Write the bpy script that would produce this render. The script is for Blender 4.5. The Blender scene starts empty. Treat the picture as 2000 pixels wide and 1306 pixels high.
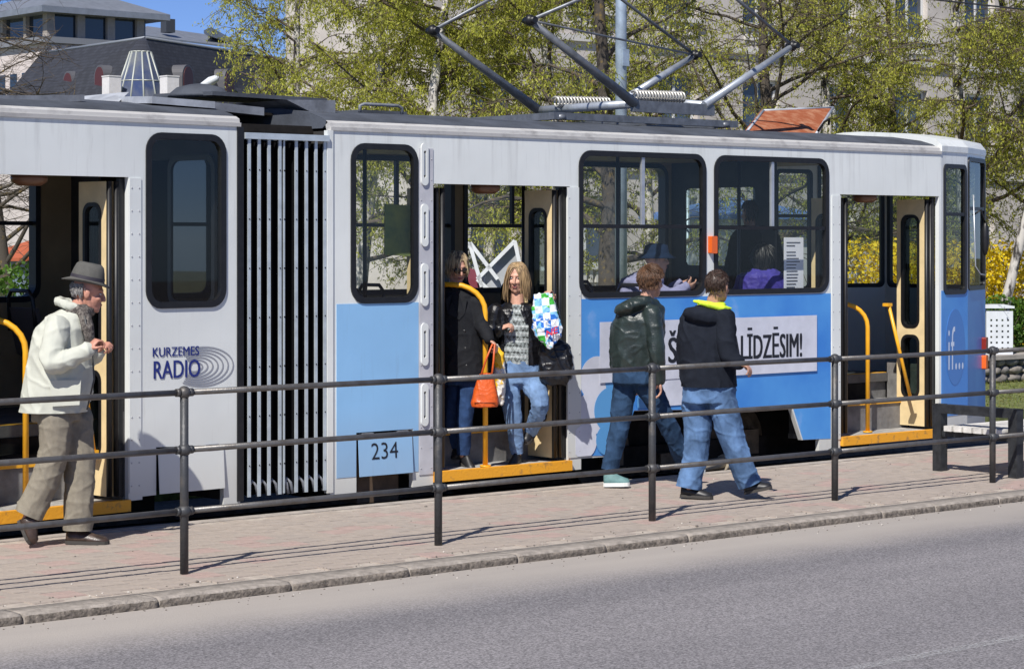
import bpy, bmesh, math, random
import numpy as np
from mathutils import Vector, Matrix, noise
from mathutils.geometry import tessellate_polygon

# ------------------------------------------------------------------ camera, sky, sun, exposure
SC = bpy.context.scene
COL = SC.collection
FPX, CX, HY, CAMH = 4450.0, 1000.0, 468.0, 2.0          # focal length in photo pixels, centre column, horizon row, eye height
AX = Vector((0.6538, 0.7567, 0.0)).normalized()         # viewing direction (world X runs along the tram, Y away from the street)
RX = Vector((AX.y, -AX.x, 0.0))
cam_d = bpy.data.cameras.new('camera')
cam = bpy.data.objects.new('camera', cam_d); COL.objects.link(cam)
cam.location = (0, 0, CAMH)
cam.rotation_euler = (math.pi / 2, 0, -math.atan2(AX.x, AX.y))
cam_d.sensor_width = 36.0
cam_d.lens = 36.0 * FPX / 2000.0
cam_d.shift_y = -(653.0 - HY) / 2000.0
cam_d.clip_start = 0.1; cam_d.clip_end = 2000.0
SC.camera = cam

SUN_EL = math.radians(48.0)
SUN_TRAVEL = Vector((0.865 * math.cos(SUN_EL), 0.502 * math.cos(SUN_EL), -math.sin(SUN_EL)))
world = bpy.data.worlds.new('World'); SC.world = world; world.use_nodes = True
wn = world.node_tree
sky = wn.nodes.new('ShaderNodeTexSky'); sky.sky_type = 'NISHITA'; sky.sun_disc = False
sky.sun_elevation = SUN_EL; sky.sun_rotation = math.radians(239.9)
sky.air_density = 0.55; sky.dust_density = 0.0; sky.ozone_density = 5.0
tint = wn.nodes.new('ShaderNodeMix'); tint.data_type = 'RGBA'; tint.blend_type = 'MULTIPLY'; tint.inputs[0].default_value = 1.0; tint.inputs[7].default_value = (.95, 1.0, 1.24, 1)   # clear northern spring air
wn.links.new(sky.outputs[0], tint.inputs[6]); wn.links.new(tint.outputs[2], wn.nodes['Background'].inputs[0])
wn.nodes['Background'].inputs[1].default_value = 0.078
sun_d = bpy.data.lights.new('sun', 'SUN'); sun_d.energy = 5.0; sun_d.angle = math.radians(0.53); sun_d.color = (1.0, 0.96, 0.90)
sun = bpy.data.objects.new('sun', sun_d); COL.objects.link(sun)
sun.rotation_euler = SUN_TRAVEL.to_track_quat('-Z', 'Y').to_euler(); sun.location = (-10, -10, 20)
SC.view_settings.view_transform = 'Standard'; SC.view_settings.look = 'None'
SC.view_settings.gamma = 1.0; SC.view_settings.exposure = 0.2; SC.view_settings.use_curve_mapping = False
SC.render.engine = 'CYCLES'; SC.cycles.transparent_max_bounces = 24; SC.cycles.max_bounces = 10

# ------------------------------------------------------------------ photo pixel -> direction -> place
def ray(px, py):
    return AX + RX * ((px - CX) / FPX) + Vector((0, 0, -(py - HY) / FPX))
def D(px, py, F):                       # at viewing depth F
    return Vector((0, 0, CAMH)) + ray(px, py) * F
def G(px, py, z=0.0):                   # on a horizontal plane
    r = ray(px, py); return Vector((0, 0, CAMH)) + r * ((z - CAMH) / r.z)
def PY(px, py, Y):                      # on a plane parallel to the tram
    r = ray(px, py); return Vector((0, 0, CAMH)) + r * (Y / r.y)

# ------------------------------------------------------------------ materials
def s2l(c):
    return tuple(((v / 255.0) / 12.92 if v / 255.0 <= 0.04045 else ((v / 255.0 + 0.055) / 1.055) ** 2.4) for v in c)
MATS = {}
def M(name, col, rough=0.6, metal=0.0, var=0.0, vscale=6.0, bump=0.0, bscale=60.0, stretch=(1, 1, 1), spec=0.5, col2=None, trans=0.0, coat=0.0, thr=(0.35, 0.65)):
    if name in MATS: return MATS[name]
    m = bpy.data.materials.new(name); m.use_nodes = True; MATS[name] = m
    nt = m.node_tree; b = nt.nodes['Principled BSDF']
    b.inputs['Roughness'].default_value = rough; b.inputs['Metallic'].default_value = metal
    b.inputs['Specular IOR Level'].default_value = spec
    b.inputs['Coat Weight'].default_value = coat
    b.inputs['Base Color'].default_value = (*col, 1)
    tc = nt.nodes.new('ShaderNodeTexCoord'); mp = nt.nodes.new('ShaderNodeMapping')
    mp.inputs['Scale'].default_value = stretch
    nt.links.new(tc.outputs['Object'], mp.inputs[0])
    if var > 0 or col2 is not None:
        nz = nt.nodes.new('ShaderNodeTexNoise'); nz.inputs['Scale'].default_value = vscale; nz.inputs['Detail'].default_value = 6
        nz.inputs['Roughness'].default_value = 0.6
        nt.links.new(mp.outputs[0], nz.inputs['Vector'])
        rp = nt.nodes.new('ShaderNodeValToRGB'); e = rp.color_ramp.elements
        e[0].position, e[1].position = thr
        if col2 is None:
            e[0].color = (*[max(0, c * (1 - var)) for c in col], 1); e[1].color = (*[min(1, c * (1 + var)) for c in col], 1)
        else:
            e[0].color = (*col, 1); e[1].color = (*col2, 1)
        nt.links.new(nz.outputs[0], rp.inputs[0]); nt.links.new(rp.outputs[0], b.inputs['Base Color'])
    if bump > 0:
        bn = nt.nodes.new('ShaderNodeTexNoise'); bn.inputs['Scale'].default_value = bscale; bn.inputs['Detail'].default_value = 4
        nt.links.new(mp.outputs[0], bn.inputs['Vector'])
        bp = nt.nodes.new('ShaderNodeBump'); bp.inputs['Strength'].default_value = bump; bp.inputs['Distance'].default_value = 0.01
        nt.links.new(bn.outputs[0], bp.inputs['Height']); nt.links.new(bp.outputs[0], b.inputs['Normal'])
    if trans > 0:                         # thin leaves and cloth let light through
        td = nt.nodes.new('ShaderNodeBsdfTranslucent'); mx = nt.nodes.new('ShaderNodeMixShader'); mx.inputs[0].default_value = trans
        src = b.inputs['Base Color'].links[0].from_socket if b.inputs['Base Color'].links else None
        if src: nt.links.new(src, td.inputs[0])
        else: td.inputs[0].default_value = (*col, 1)
        nt.links.new(b.outputs[0], mx.inputs[1]); nt.links.new(td.outputs[0], mx.inputs[2])
        nt.links.new(mx.outputs[0], nt.nodes['Material Output'].inputs[0])
    return m
def glass_mat(name, tint, gloss=1.0):
    if name in MATS: return MATS[name]
    m = bpy.data.materials.new(name); m.use_nodes = True; MATS[name] = m
    nt = m.node_tree; nt.nodes.remove(nt.nodes['Principled BSDF'])
    t = nt.nodes.new('ShaderNodeBsdfTransparent'); t.inputs[0].default_value = (*tint, 1)
    g = nt.nodes.new('ShaderNodeBsdfGlossy'); g.inputs['Roughness'].default_value = 0.015; g.inputs[0].default_value = (0.95, 0.97, 1, 1)
    lw = nt.nodes.new('ShaderNodeLayerWeight'); lw.inputs[0].default_value = 0.5       # Schlick reflectance, same from both sides
    pw5 = nt.nodes.new('ShaderNodeMath'); pw5.operation = 'POWER'; pw5.inputs[1].default_value = 5.0; nt.links.new(lw.outputs['Facing'], pw5.inputs[0])
    ml = nt.nodes.new('ShaderNodeMath'); ml.operation = 'MULTIPLY_ADD'; ml.inputs[1].default_value = 0.96 * gloss; ml.inputs[2].default_value = 0.04 * gloss
    nt.links.new(pw5.outputs[0], ml.inputs[0])
    mx = nt.nodes.new('ShaderNodeMixShader'); nt.links.new(ml.outputs[0], mx.inputs[0])
    nt.links.new(t.outputs[0], mx.inputs[1]); nt.links.new(g.outputs[0], mx.inputs[2])
    nt.links.new(mx.outputs[0], nt.nodes['Material Output'].inputs[0])
    return m
def node_mat(name):
    m = bpy.data.materials.new(name); m.use_nodes = True; MATS[name] = m
    return m, m.node_tree, m.node_tree.nodes['Principled BSDF']

# ------------------------------------------------------------------ mesh building
class MB:
    def __init__(s): s.v = []; s.f = []; s.mi = []; s.sm = []
    def add(s, vs, fs, mi=0, smooth=False):
        o = len(s.v); s.v += [tuple(p) for p in vs]
        for f in fs: s.f.append(tuple(i + o for i in f)); s.mi.append(mi); s.sm.append(smooth)
        return s
    def box(s, lo, hi, M3=None, org=Vector((0, 0, 0)), mi=0):
        c = [(x, y, z) for x in (lo[0], hi[0]) for y in (lo[1], hi[1]) for z in (lo[2], hi[2])]
        if M3 is not None: c = [org + M3 @ Vector(p) for p in c]
        return s.add(c, [(0, 1, 3, 2), (4, 6, 7, 5), (0, 4, 5, 1), (2, 3, 7, 6), (0, 2, 6, 4), (1, 5, 7, 3)], mi)
    def bar(s, a, b, w, h, up=Vector((0, 0, 1)), mi=0):      # rectangular bar from a to b
        a, b = Vector(a), Vector(b); d = (b - a).normalized()
        if abs(d.dot(up)) > 0.98: up = Vector((1, 0, 0))
        x = d.cross(up).normalized() * (w / 2); y = x.cross(d).normalized() * (h / 2)
        vs = [a - x - y, a + x - y, a + x + y, a - x + y, b - x - y, b + x - y, b + x + y, b - x + y]
        return s.add(vs, [(3, 2, 1, 0), (4, 5, 6, 7), (0, 1, 5, 4), (1, 2, 6, 5), (2, 3, 7, 6), (3, 0, 4, 7)], mi)
    def tube(s, pts, rad, n=10, cap=True, mi=0, smooth=True, round_ends=False):
        pts = [Vector(p) for p in pts]
        if not hasattr(rad, '__len__'): rad = [rad] * len(pts)
        rad = list(rad)
        if round_ends:
            for end in (0, 1):
                i, j = (0, 1) if end == 0 else (-1, -2)
                p, q, r = pts[i], pts[j], rad[i]; d = (p - q).normalized()
                new = [(p + d * r * 0.55, r * 0.84), (p + d * r * 0.88, r * 0.48), (p + d * r * 0.99, r * 0.12)]
                if end == 0: pts = [a for a, _ in reversed(new)] + pts; rad = [b for _, b in reversed(new)] + rad
                else: pts = pts + [a for a, _ in new]; rad = rad + [b for _, b in new]
        N = len(pts); t = [(pts[min(i + 1, N - 1)] - pts[max(i - 1, 0)]).normalized() for i in range(N)]
        u = t[0].orthogonal().normalized(); vs = []
        for i in range(N):
            u = (u - t[i] * u.dot(t[i]))
            u = u.normalized() if u.length > 1e-6 else t[i].orthogonal().normalized()
            w = t[i].cross(u)
            for k in range(n):
                a = 2 * math.pi * k / n
                vs.append(pts[i] + (u * math.cos(a) + w * math.sin(a)) * rad[i])
        fs = [(i * n + k, i * n + (k + 1) % n, (i + 1) * n + (k + 1) % n, (i + 1) * n + k) for i in range(N - 1) for k in range(n)]
        s.add(vs, fs, mi, smooth)
        if cap:
            o = len(s.v) - len(vs)
            s.f.append(tuple(o + k for k in reversed(range(n)))); s.f.append(tuple(o + (N - 1) * n + k for k in range(n)))
            s.mi += [mi, mi]; s.sm += [False, False]
        return s
    def loft(s, rings, mi=0, smooth=True, cap=True):          # rings: lists of points of equal length
        n = len(rings[0]); vs = [p for r in rings for p in r]
        fs = [(i * n + k, i * n + (k + 1) % n, (i + 1) * n + (k + 1) % n, (i + 1) * n + k) for i in range(len(rings) - 1) for k in range(n)]
        o = len(s.v); s.add(vs, fs, mi, smooth)
        if cap:
            s.f.append(tuple(o + k for k in reversed(range(n)))); s.f.append(tuple(o + (len(rings) - 1) * n + k for k in range(n)))
            s.mi += [mi, mi]; s.sm += [smooth, smooth]
        return s
    def ell(s, c, ax, r, nu=14, nv=9, mi=0):                  # ellipsoid; ax = three unit axes
        c = Vector(c); vs = []; fs = []
        for j in range(1, nv):
            th = math.pi * j / nv
            for k in range(nu):
                ph = 2 * math.pi * k / nu
                vs.append(c + ax[0] * (r[0] * math.sin(th) * math.cos(ph)) + ax[1] * (r[1] * math.sin(th) * math.sin(ph)) + ax[2] * (r[2] * math.cos(th)))
        top = len(vs); vs.append(c + ax[2] * r[2]); vs.append(c - ax[2] * r[2])
        for j in range(nv - 2):
            for k in range(nu): fs.append((j * nu + k, (j + 1) * nu + k, (j + 1) * nu + (k + 1) % nu, j * nu + (k + 1) % nu))
        for k in range(nu):
            fs.append((top, k, (k + 1) % nu)); b = (nv - 2) * nu; fs.append((top + 1, b + (k + 1) % nu, b + k))
        return s.add(vs, fs, mi, True)
    def plate(s, outer, holes, fn, d0, d1, mi=0):             # flat 2D outline with holes, made d1-d0 thick; fn(s,z,d) -> point
        loops = [outer] + list(holes)
        def area(l): return sum(l[i][0] * l[(i + 1) % len(l)][1] - l[(i + 1) % len(l)][0] * l[i][1] for i in range(len(l)))
        loops = [l if (area(l) > 0) == (i == 0) else l[::-1] for i, l in enumerate(loops)]
        flat = [p for l in loops for p in l]
        tris = tessellate_polygon([[Vector((p[0], p[1], 0)) for p in l] for l in loops])
        n = len(flat)
        vs = [fn(p[0], p[1], d0) for p in flat] + [fn(p[0], p[1], d1) for p in flat]
        fs = []
        for t in tris:
            a, b, c = (flat[i] for i in t)
            if (b[0] - a[0]) * (c[1] - a[1]) - (b[1] - a[1]) * (c[0] - a[0]) < 0: t = t[::-1]
            fs.append(tuple(t)); fs.append(tuple(i + n for i in reversed(t)))
        o = 0
        for l in loops:
            for i in range(len(l)):
                j = (i + 1) % len(l); fs.append((o + j, o + i, o + i + n, o + j + n))
            o += len(l)
        return s.add(vs, fs, mi)
    def mesh(s, name, mats):
        me = bpy.data.meshes.new(name)
        me.from_pydata(s.v, [], s.f)
        if not isinstance(mats, (list, tuple)): mats = [mats]
        for m in mats: me.materials.append(m)
        me.polygons.foreach_set('material_index', s.mi); me.polygons.foreach_set('use_smooth', s.sm)
        me.update(); return me
    def build(s, name, mats, parent=None):
        return link(bpy.data.objects.new(name, s.mesh(name, mats)), parent)
def link(o, parent=None):
    COL.objects.link(o)
    if parent is not None: o.parent = parent
    return o
def tag(o, label=None, cat=None, group=None, kind=None):
    if label: o['label'] = label
    if cat: o['category'] = cat
    if group: o['group'] = group
    if kind: o['kind'] = kind
    return o
def rel(o, parent):                       # parent an object built in world space to a thing standing elsewhere
    o.parent = parent; o.matrix_parent_inverse = Matrix.Translation(-parent.location); return o
def empty(name, loc):
    o = bpy.data.objects.new(name, None); o.empty_display_size = 0.2; COL.objects.link(o); o.location = loc; return o
def rrect(x0, z0, x1, z1, r, n=6):
    p = []
    for cx, cz, a0 in ((x1 - r, z1 - r, 0), (x0 + r, z1 - r, 90), (x0 + r, z0 + r, 180), (x1 - r, z0 + r, 270)):
        for k in range(n + 1):
            a = math.radians(a0 + 90.0 * k / n); p.append((cx + r * math.cos(a), cz + r * math.sin(a)))
    return p
def text_mesh(body, size, bold=0.0, xs=1.0):
    cu = bpy.data.curves.new('lettering', 'FONT'); cu.body = body; cu.size = size; cu.offset = bold; cu.align_x = 'LEFT'
    cu.resolution_u = 3
    ob = bpy.data.objects.new('lettering', cu); COL.objects.link(ob)
    dg = bpy.context.evaluated_depsgraph_get(); dg.update()
    me = bpy.data.meshes.new_from_object(ob.evaluated_get(dg))
    bpy.data.objects.remove(ob); bpy.data.curves.remove(cu)
    v = np.empty(len(me.vertices) * 3); me.vertices.foreach_get('co', v); v = v.reshape(-1, 3)
    fs = [tuple(p.vertices) for p in me.polygons]
    bpy.data.meshes.remove(me)
    v[:, 0] *= xs
    return v[:, :2], fs
def lettering(body, fn, x0, x1, z0, z1, d, mat, name, parent, bold=0.0, rep=1):
    v, fs = text_mesh(body, 1.0, bold)
    mn, mx = v.min(0), v.max(0)
    mb = MB()
    for k in range(rep):                                    # heavier strokes: the same glyphs laid side by side
        o = (k - (rep - 1) / 2) * (z1 - z0) * .022
        mb.add([fn(x0 + o + (p[0] - mn[0]) / (mx[0] - mn[0]) * (x1 - x0), z0 + (p[1] - mn[1]) / (mx[1] - mn[1]) * (z1 - z0), d - k * .0003) for p in v], fs)
    return mb.build(name, mat, parent)
# ------------------------------------------------------------------ ground, road, platform
rng = random.Random(7)
ROADZ, EDGE_Y, KERB0, KERB1, RAIL_Y, BED = -0.058, 13.74, 10.93, 11.17, 11.615, -0.22
def asphalt():
    m, nt, b = node_mat('asphalt'); L = nt.links.new; N = nt.nodes.new
    tc = N('ShaderNodeTexCoord'); sp = N('ShaderNodeSeparateXYZ'); L(tc.outputs['Object'], sp.inputs[0])
    g = N('ShaderNodeTexNoise'); g.inputs['Scale'].default_value = 75; g.inputs['Detail'].default_value = 5; g.inputs['Roughness'].default_value = .7; L(tc.outputs['Object'], g.inputs['Vector'])
    r = N('ShaderNodeValToRGB'); e = r.color_ramp.elements
    e[0].position = 0.38; e[0].color = (0.088, 0.085, 0.090, 1); e[1].position = 0.62; e[1].color = (0.325, 0.312, 0.325, 1); L(g.outputs[0], r.inputs[0])
    big = N('ShaderNodeTexNoise'); big.inputs['Scale'].default_value = 0.8; big.inputs['Detail'].default_value = 4; L(tc.outputs['Object'], big.inputs['Vector'])
    # dust blown against the kerb: a strip about half a metre wide with a ragged edge
    mr = N('ShaderNodeMapRange'); mr.inputs[1].default_value = 9.75; mr.inputs[2].default_value = 10.62; mr.interpolation_type = 'SMOOTHSTEP'
    ad = N('ShaderNodeMath'); ad.operation = 'MULTIPLY_ADD'; ad.inputs[1].default_value = 0.45; L(big.outputs[0], ad.inputs[0]); L(sp.outputs[1], ad.inputs[2])
    sb = N('ShaderNodeMath'); sb.operation = 'SUBTRACT'; sb.inputs[1].default_value = 0.22; L(ad.outputs[0], sb.inputs[0]); L(sb.outputs[0], mr.inputs[0])
    dn = N('ShaderNodeTexNoise'); dn.inputs['Scale'].default_value = 120; L(tc.outputs['Object'], dn.inputs['Vector'])
    dr = N('ShaderNodeValToRGB'); dr.color_ramp.elements[0].color = (0.33, 0.30, 0.27, 1); dr.color_ramp.elements[1].color = (0.42, 0.39, 0.36, 1); L(dn.outputs[0], dr.inputs[0])
    mx = N('ShaderNodeMix'); mx.data_type = 'RGBA'; L(mr.outputs[0], mx.inputs[0]); L(r.outputs[0], mx.inputs[6]); L(dr.outputs[0], mx.inputs[7])
    bm_ = N('ShaderNodeMix'); bm_.data_type = 'RGBA'; bm_.blend_type = 'MULTIPLY'; bm_.inputs[0].default_value = 0.5; L(mx.outputs[2], bm_.inputs[6])
    br = N('ShaderNodeValToRGB'); br.color_ramp.elements[0].color = (0.8, 0.8, 0.8, 1); br.color_ramp.elements[1].color = (1.15, 1.15, 1.15, 1); L(big.outputs[0], br.inputs[0]); L(br.outputs[0], bm_.inputs[7])
    mpl = N('ShaderNodeMapping'); mpl.inputs['Scale'].default_value = (.05, .9, 1); L(tc.outputs['Object'], mpl.inputs[0]); ln = N('ShaderNodeTexNoise'); ln.inputs['Scale'].default_value = 1.0; ln.inputs['Detail'].default_value = 5; L(mpl.outputs[0], ln.inputs['Vector'])
    lr = N('ShaderNodeValToRGB'); lr.color_ramp.elements[0].position = .35; lr.color_ramp.elements[0].color = (.80, .79, .79, 1); lr.color_ramp.elements[1].position = .65; lr.color_ramp.elements[1].color = (1.08, 1.06, 1.04, 1); L(ln.outputs[0], lr.inputs[0])
    m3 = N('ShaderNodeMix'); m3.data_type = 'RGBA'; m3.blend_type = 'MULTIPLY'; m3.inputs[0].default_value = 1.0; L(bm_.outputs[2], m3.inputs[6]); L(lr.outputs[0], m3.inputs[7])
    L(m3.outputs[2], b.inputs['Base Color']); b.inputs['Roughness'].default_value = 0.9
    bp = N('ShaderNodeBump'); bp.inputs['Distance'].default_value = 0.006; bp.inputs['Strength'].default_value = 0.7; L(g.outputs[0], bp.inputs['Height']); L(bp.outputs[0], b.inputs['Normal'])
    return m
tag(MB().add([(-60, -60, ROADZ), (160, -60, ROADZ), (160, KERB0 + 0.1, ROADZ), (-60, KERB0 + 0.1, ROADZ)], [(0, 1, 2, 3)]).build('road', asphalt()), kind='structure')
# worn lane line: broken flecks of white paint
m, nt, b = node_mat('worn_paint'); n1 = nt.nodes.new('ShaderNodeTexNoise'); n1.inputs['Scale'].default_value = 70; n1.inputs['Detail'].default_value = 5
tcw = nt.nodes.new('ShaderNodeTexCoord'); nt.links.new(tcw.outputs['Object'], n1.inputs['Vector'])
rp = nt.nodes.new('ShaderNodeValToRGB'); rp.color_ramp.elements[0].position = 0.42; rp.color_ramp.elements[1].position = 0.62; rp.color_ramp.elements[1].color = (0.55, 0.55, 0.55, 1)
tr = nt.nodes.new('ShaderNodeBsdfTransparent'); mx = nt.nodes.new('ShaderNodeMixShader'); nt.links.new(n1.outputs[0], rp.inputs[0]); nt.links.new(rp.outputs[0], mx.inputs[0])
b.inputs['Base Color'].default_value = (0.5, 0.5, 0.5, 1); b.inputs['Roughness'].default_value = 0.8
nt.links.new(tr.outputs[0], mx.inputs[1]); nt.links.new(b.outputs[0], mx.inputs[2]); nt.links.new(mx.outputs[0], nt.nodes['Material Output'].inputs[0])
tag(MB().add([(8.2, 7.16, ROADZ + 0.004), (60, 7.16, ROADZ + 0.004), (60, 7.25, ROADZ + 0.004), (8.2, 7.25, ROADZ + 0.004)], [(0, 1, 2, 3)]).build('lane_line', m), kind='structure')
# track bed and the land behind it
tag(MB().add([(-60, EDGE_Y - 0.3, BED), (160, EDGE_Y - 0.3, BED), (160, 16.6, BED), (-60, 16.6, BED)], [(0, 1, 2, 3)]).build('track_bed', M('bed_stone', (0.10, 0.095, 0.09), 0.95, var=0.4, vscale=30, bump=0.6, bscale=40)), kind='structure')
grass_m = M('lawn_soil', (0.13, 0.15, 0.045), 0.95, var=0.45, vscale=9, bump=0.7, bscale=70)
tag(MB().box((-60, 16.6, -1), (160, 19.9, -0.03)).build('lawn', grass_m), kind='structure')
tag(MB().box((-60, 20.2, -1), (200, 240, 0.28)).build('park_ground', M('park_soil', (0.16, 0.16, 0.07), 0.95, var=0.4, vscale=2)), kind='structure')
tag(MB().box((-60, -80, -1.2), (200, 240, -0.5)).build('ground', M('subsoil', (0.15, 0.14, 0.12), 0.95)), kind='structure')
rail_m = M('rail_steel', (0.28, 0.25, 0.23), 0.35, 0.9, var=0.3, vscale=8)
tk = tag(empty('tram_track', (10, 14.95, BED)), 'pair of worn steel tram rails running beneath the tram', 'rails')
for y in (14.45, 15.45):
    rel(MB().box((-40, y - 0.035, BED), (90, y + 0.035, BED + 0.05)).build('rail', rail_m), tk)
# platform slab, sand joints, pavers
plat = tag(MB().box((-40, KERB1, -0.5), (90, EDGE_Y, -0.006)).build('platform', M('joint_sand', (0.42, 0.365, 0.31), 0.95, var=0.15, vscale=14, bump=0.4, bscale=200)), kind='structure')
pv_m = [M('paver_grey', (0.36, 0.305, 0.26), 0.9, var=0.10, vscale=11, bump=0.35, bscale=170), M('paver_pink', (0.385, 0.285, 0.25), 0.9, var=0.10, vscale=11, bump=0.35, bscale=170),
        M('paver_dark', (0.345, 0.295, 0.255), 0.9, var=0.10, vscale=11, bump=0.35, bscale=170)]
def paver_mesh(mat):
    mb = MB(); g = 0.0018; a, c = 0.05 - g, 0.1 - g
    mb.add([(-a, -c, -0.01), (a, -c, -0.01), (a, c, -0.01), (-a, c, -0.01), (-a + .002, -c + .002, 0), (a - .002, -c + .002, 0), (a - .002, c - .002, 0), (-a + .002, c - .002, 0)],
           [(4, 5, 6, 7), (0, 1, 5, 4), (1, 2, 6, 5), (2, 3, 7, 6), (3, 0, 4, 7)])
    return mb.mesh('paver', mat)
pmesh = [paver_mesh(k) for k in pv_m]
slots = []
ny = int((EDGE_Y - 0.16 - KERB1) / 0.2)
for i in range(int((26 - 3.0) / 0.1)):
    col_pick = None
    for j in range(ny + 1):
        x = 3.0 + (i + 0.5) * 0.1; off = 0.1 * ((i // 2) % 2)
        y = KERB1 + 0.03 + (j + 0.5) * 0.2 - off
        if y - 0.1 < KERB1 or y + 0.1 > EDGE_Y - 0.12: continue
        slots.append((x, y, i // 2, j))
def paver_kind(i2, j):
    h = random.Random(i2 * 131 + j * 17 + (i2 % 3) * 7).random()
    return 1 if (h < 0.15) else (2 if h < 0.3 else 0)
def screen(p):
    d = Vector(p) - Vector((0, 0, CAMH)); f = d.dot(AX); return CX + FPX * d.dot(RX) / f, HY - FPX * d.z / f, f
vis = []
for q in slots:
    x, y, f = screen((q[0], q[1], 0))
    vis.append((f if (10 < x < 1990 and y < 1296) else 900 + f, q))
vis.sort(key=lambda t: t[0])
rest = [MB(), MB(), MB()]
for k, (f, (x, y, i2, j)) in enumerate(vis):
    kd = paver_kind(i2, j); dz = rng.uniform(-0.0015, 0.0015)
    if k < 300:
        o = bpy.data.objects.new('paver', pmesh[kd]); COL.objects.link(o); o.parent = plat; o.location = (x, y, dz); o.rotation_euler.z = rng.uniform(-0.008, 0.008)
    else:
        g = 0.0018; a, c = 0.05 - g, 0.1 - g
        rest[kd].add([(x - a, y - c, -0.01), (x + a, y - c, -0.01), (x + a, y + c, -0.01), (x - a, y + c, -0.01), (x - a + .002, y - c + .002, dz), (x + a - .002, y - c + .002, dz), (x + a - .002, y + c - .002, dz), (x - a + .002, y + c - .002, dz)],
                     [(4, 5, 6, 7), (0, 1, 5, 4), (1, 2, 6, 5), (2, 3, 7, 6), (3, 0, 4, 7)])
allr = MB()
for k in range(3): allr.add(rest[k].v, rest[k].f, k)
tag(allr.build('paver_field', pv_m, plat), kind='stuff')
# edge stones of the platform, kerb stones to the road
stone_m = M('edge_concrete', (0.36, 0.32, 0.28), 0.92, var=0.2, vscale=9, bump=0.5, bscale=90)
x = 2.0
while x < 27:
    MB().box((x + 0.004, EDGE_Y - 0.115, -0.25), (x + 0.996, EDGE_Y + 0.01, 0.002)).build('edge_stone', stone_m, plat); x += 1.0
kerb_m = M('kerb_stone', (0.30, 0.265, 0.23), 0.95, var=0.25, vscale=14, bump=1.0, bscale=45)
kerb_face = M('kerb_hewn_face', (0.17, 0.145, 0.12), 0.95, var=0.5, vscale=38, bump=1.0, bscale=55)  # darker than the top: dirt stains plus shading of the rough face, coloured in
kerb = tag(MB().box((-40, KERB0 + 0.06, -0.5), (90, KERB1 - 0.001, -0.03)).build('kerb', kerb_m), kind='structure')
joints = [2.4, 3.3, 4.2, 5.1, 6.0, 6.844, 7.752, 8.63, 9.511, 10.28, 11.05, 12.06, 13.08, 13.69, 14.47, 15.4, 16.3, 17.2, 18.1, 19.0, 20.0, 21.0, 22.0, 23.0]
for a, c in zip(joints, joints[1:]):
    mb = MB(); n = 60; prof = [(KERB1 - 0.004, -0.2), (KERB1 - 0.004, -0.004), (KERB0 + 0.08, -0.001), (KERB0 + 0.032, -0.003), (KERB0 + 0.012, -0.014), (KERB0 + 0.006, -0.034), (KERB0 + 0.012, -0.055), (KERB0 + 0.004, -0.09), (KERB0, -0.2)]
    rings = []
    sh = rng.uniform(-0.008, 0.008)
    for i in range(n + 1):
        t = i / n; xx = a + 0.005 + (c - a - 0.01) * t; e = 0.007 * max(0, 1 - min(t, 1 - t) * 30)
        ring = []
        for k, (yy, zz) in enumerate(prof):
            amp = 0.0045 if k >= 4 else 0.0015
            ny_ = noise.noise(Vector((xx * 11, k * 1.7, a * 3))) * amp + noise.noise(Vector((xx * 36, k * 2.9, a))) * amp * 0.9
            ring.append((xx, yy + ny_ * 1.3 + (e if k >= 2 else 0) + (sh * .6 if k > 1 else 0), zz + (ny_ * 0.7 - e * 0.35 if 1 < k < 7 else 0)))
        rings.append(ring)
    mb.loft(rings, smooth=True)
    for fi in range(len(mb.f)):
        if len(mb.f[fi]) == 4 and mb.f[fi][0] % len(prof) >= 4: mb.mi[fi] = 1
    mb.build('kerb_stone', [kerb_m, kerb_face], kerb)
# ------------------------------------------------------------------ railing
iron = M('weathered_iron', (0.062, 0.064, 0.068), 0.5, 0.35, var=0.3, vscale=9, bump=0.25, bscale=60, spec=0.5, col2=(0.13, 0.115, 0.10), thr=(0.5, 0.8))
rail_iron = M('worn_rail_iron', (0.15, 0.145, 0.14), 0.42, 0.5, var=0.3, vscale=14, bump=0.15, bscale=80, col2=(0.10, 0.085, 0.07), thr=(0.45, 0.75))
X1, DXP = 7.44, 1.957
fence = tag(empty('pedestrian_railing', (X1, RAIL_Y, 0)), 'dark iron pedestrian railing with ball joints and three pipe rails along the kerb', 'railing')
posts = [X1 + DXP * k for k in range(-3, 8)]
RZ = [1.085, 0.742, 0.375]
for xp in posts:
    mb = MB(); mb.tube([(xp, RAIL_Y, -0.02), (xp, RAIL_Y, 1.10)], 0.026, 12)
    po = rel(mb.build('post', iron), fence)
    for z in RZ:
        s = MB(); r = 0.04 if z > 1 else 0.043
        s.ell((xp, RAIL_Y, z), (Vector((1, 0, 0)), Vector((0, 1, 0)), Vector((0, 0, 1))), (r, r, r * (1.0 if z > 1 else 0.92)), 16, 10)
        for sg in (-1, 1): s.tube([(xp + sg * 0.03, RAIL_Y, z), (xp + sg * 0.058, RAIL_Y, z)], 0.025, 12)
        so = s.build('ball_joint', iron); so.parent = po; so.matrix_parent_inverse = Matrix.Translation(-fence.location) if False else Matrix.Identity(4)
for a, c in zip(posts, posts[1:]):
    for z in RZ:
        rel(MB().tube([(a + 0.05, RAIL_Y, z), ((a + c) / 2, RAIL_Y, z + rng.uniform(-.004, .004)), (c - 0.05, RAIL_Y, z)], 0.0185, 12).build('pipe_rail', rail_iron), fence)
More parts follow.
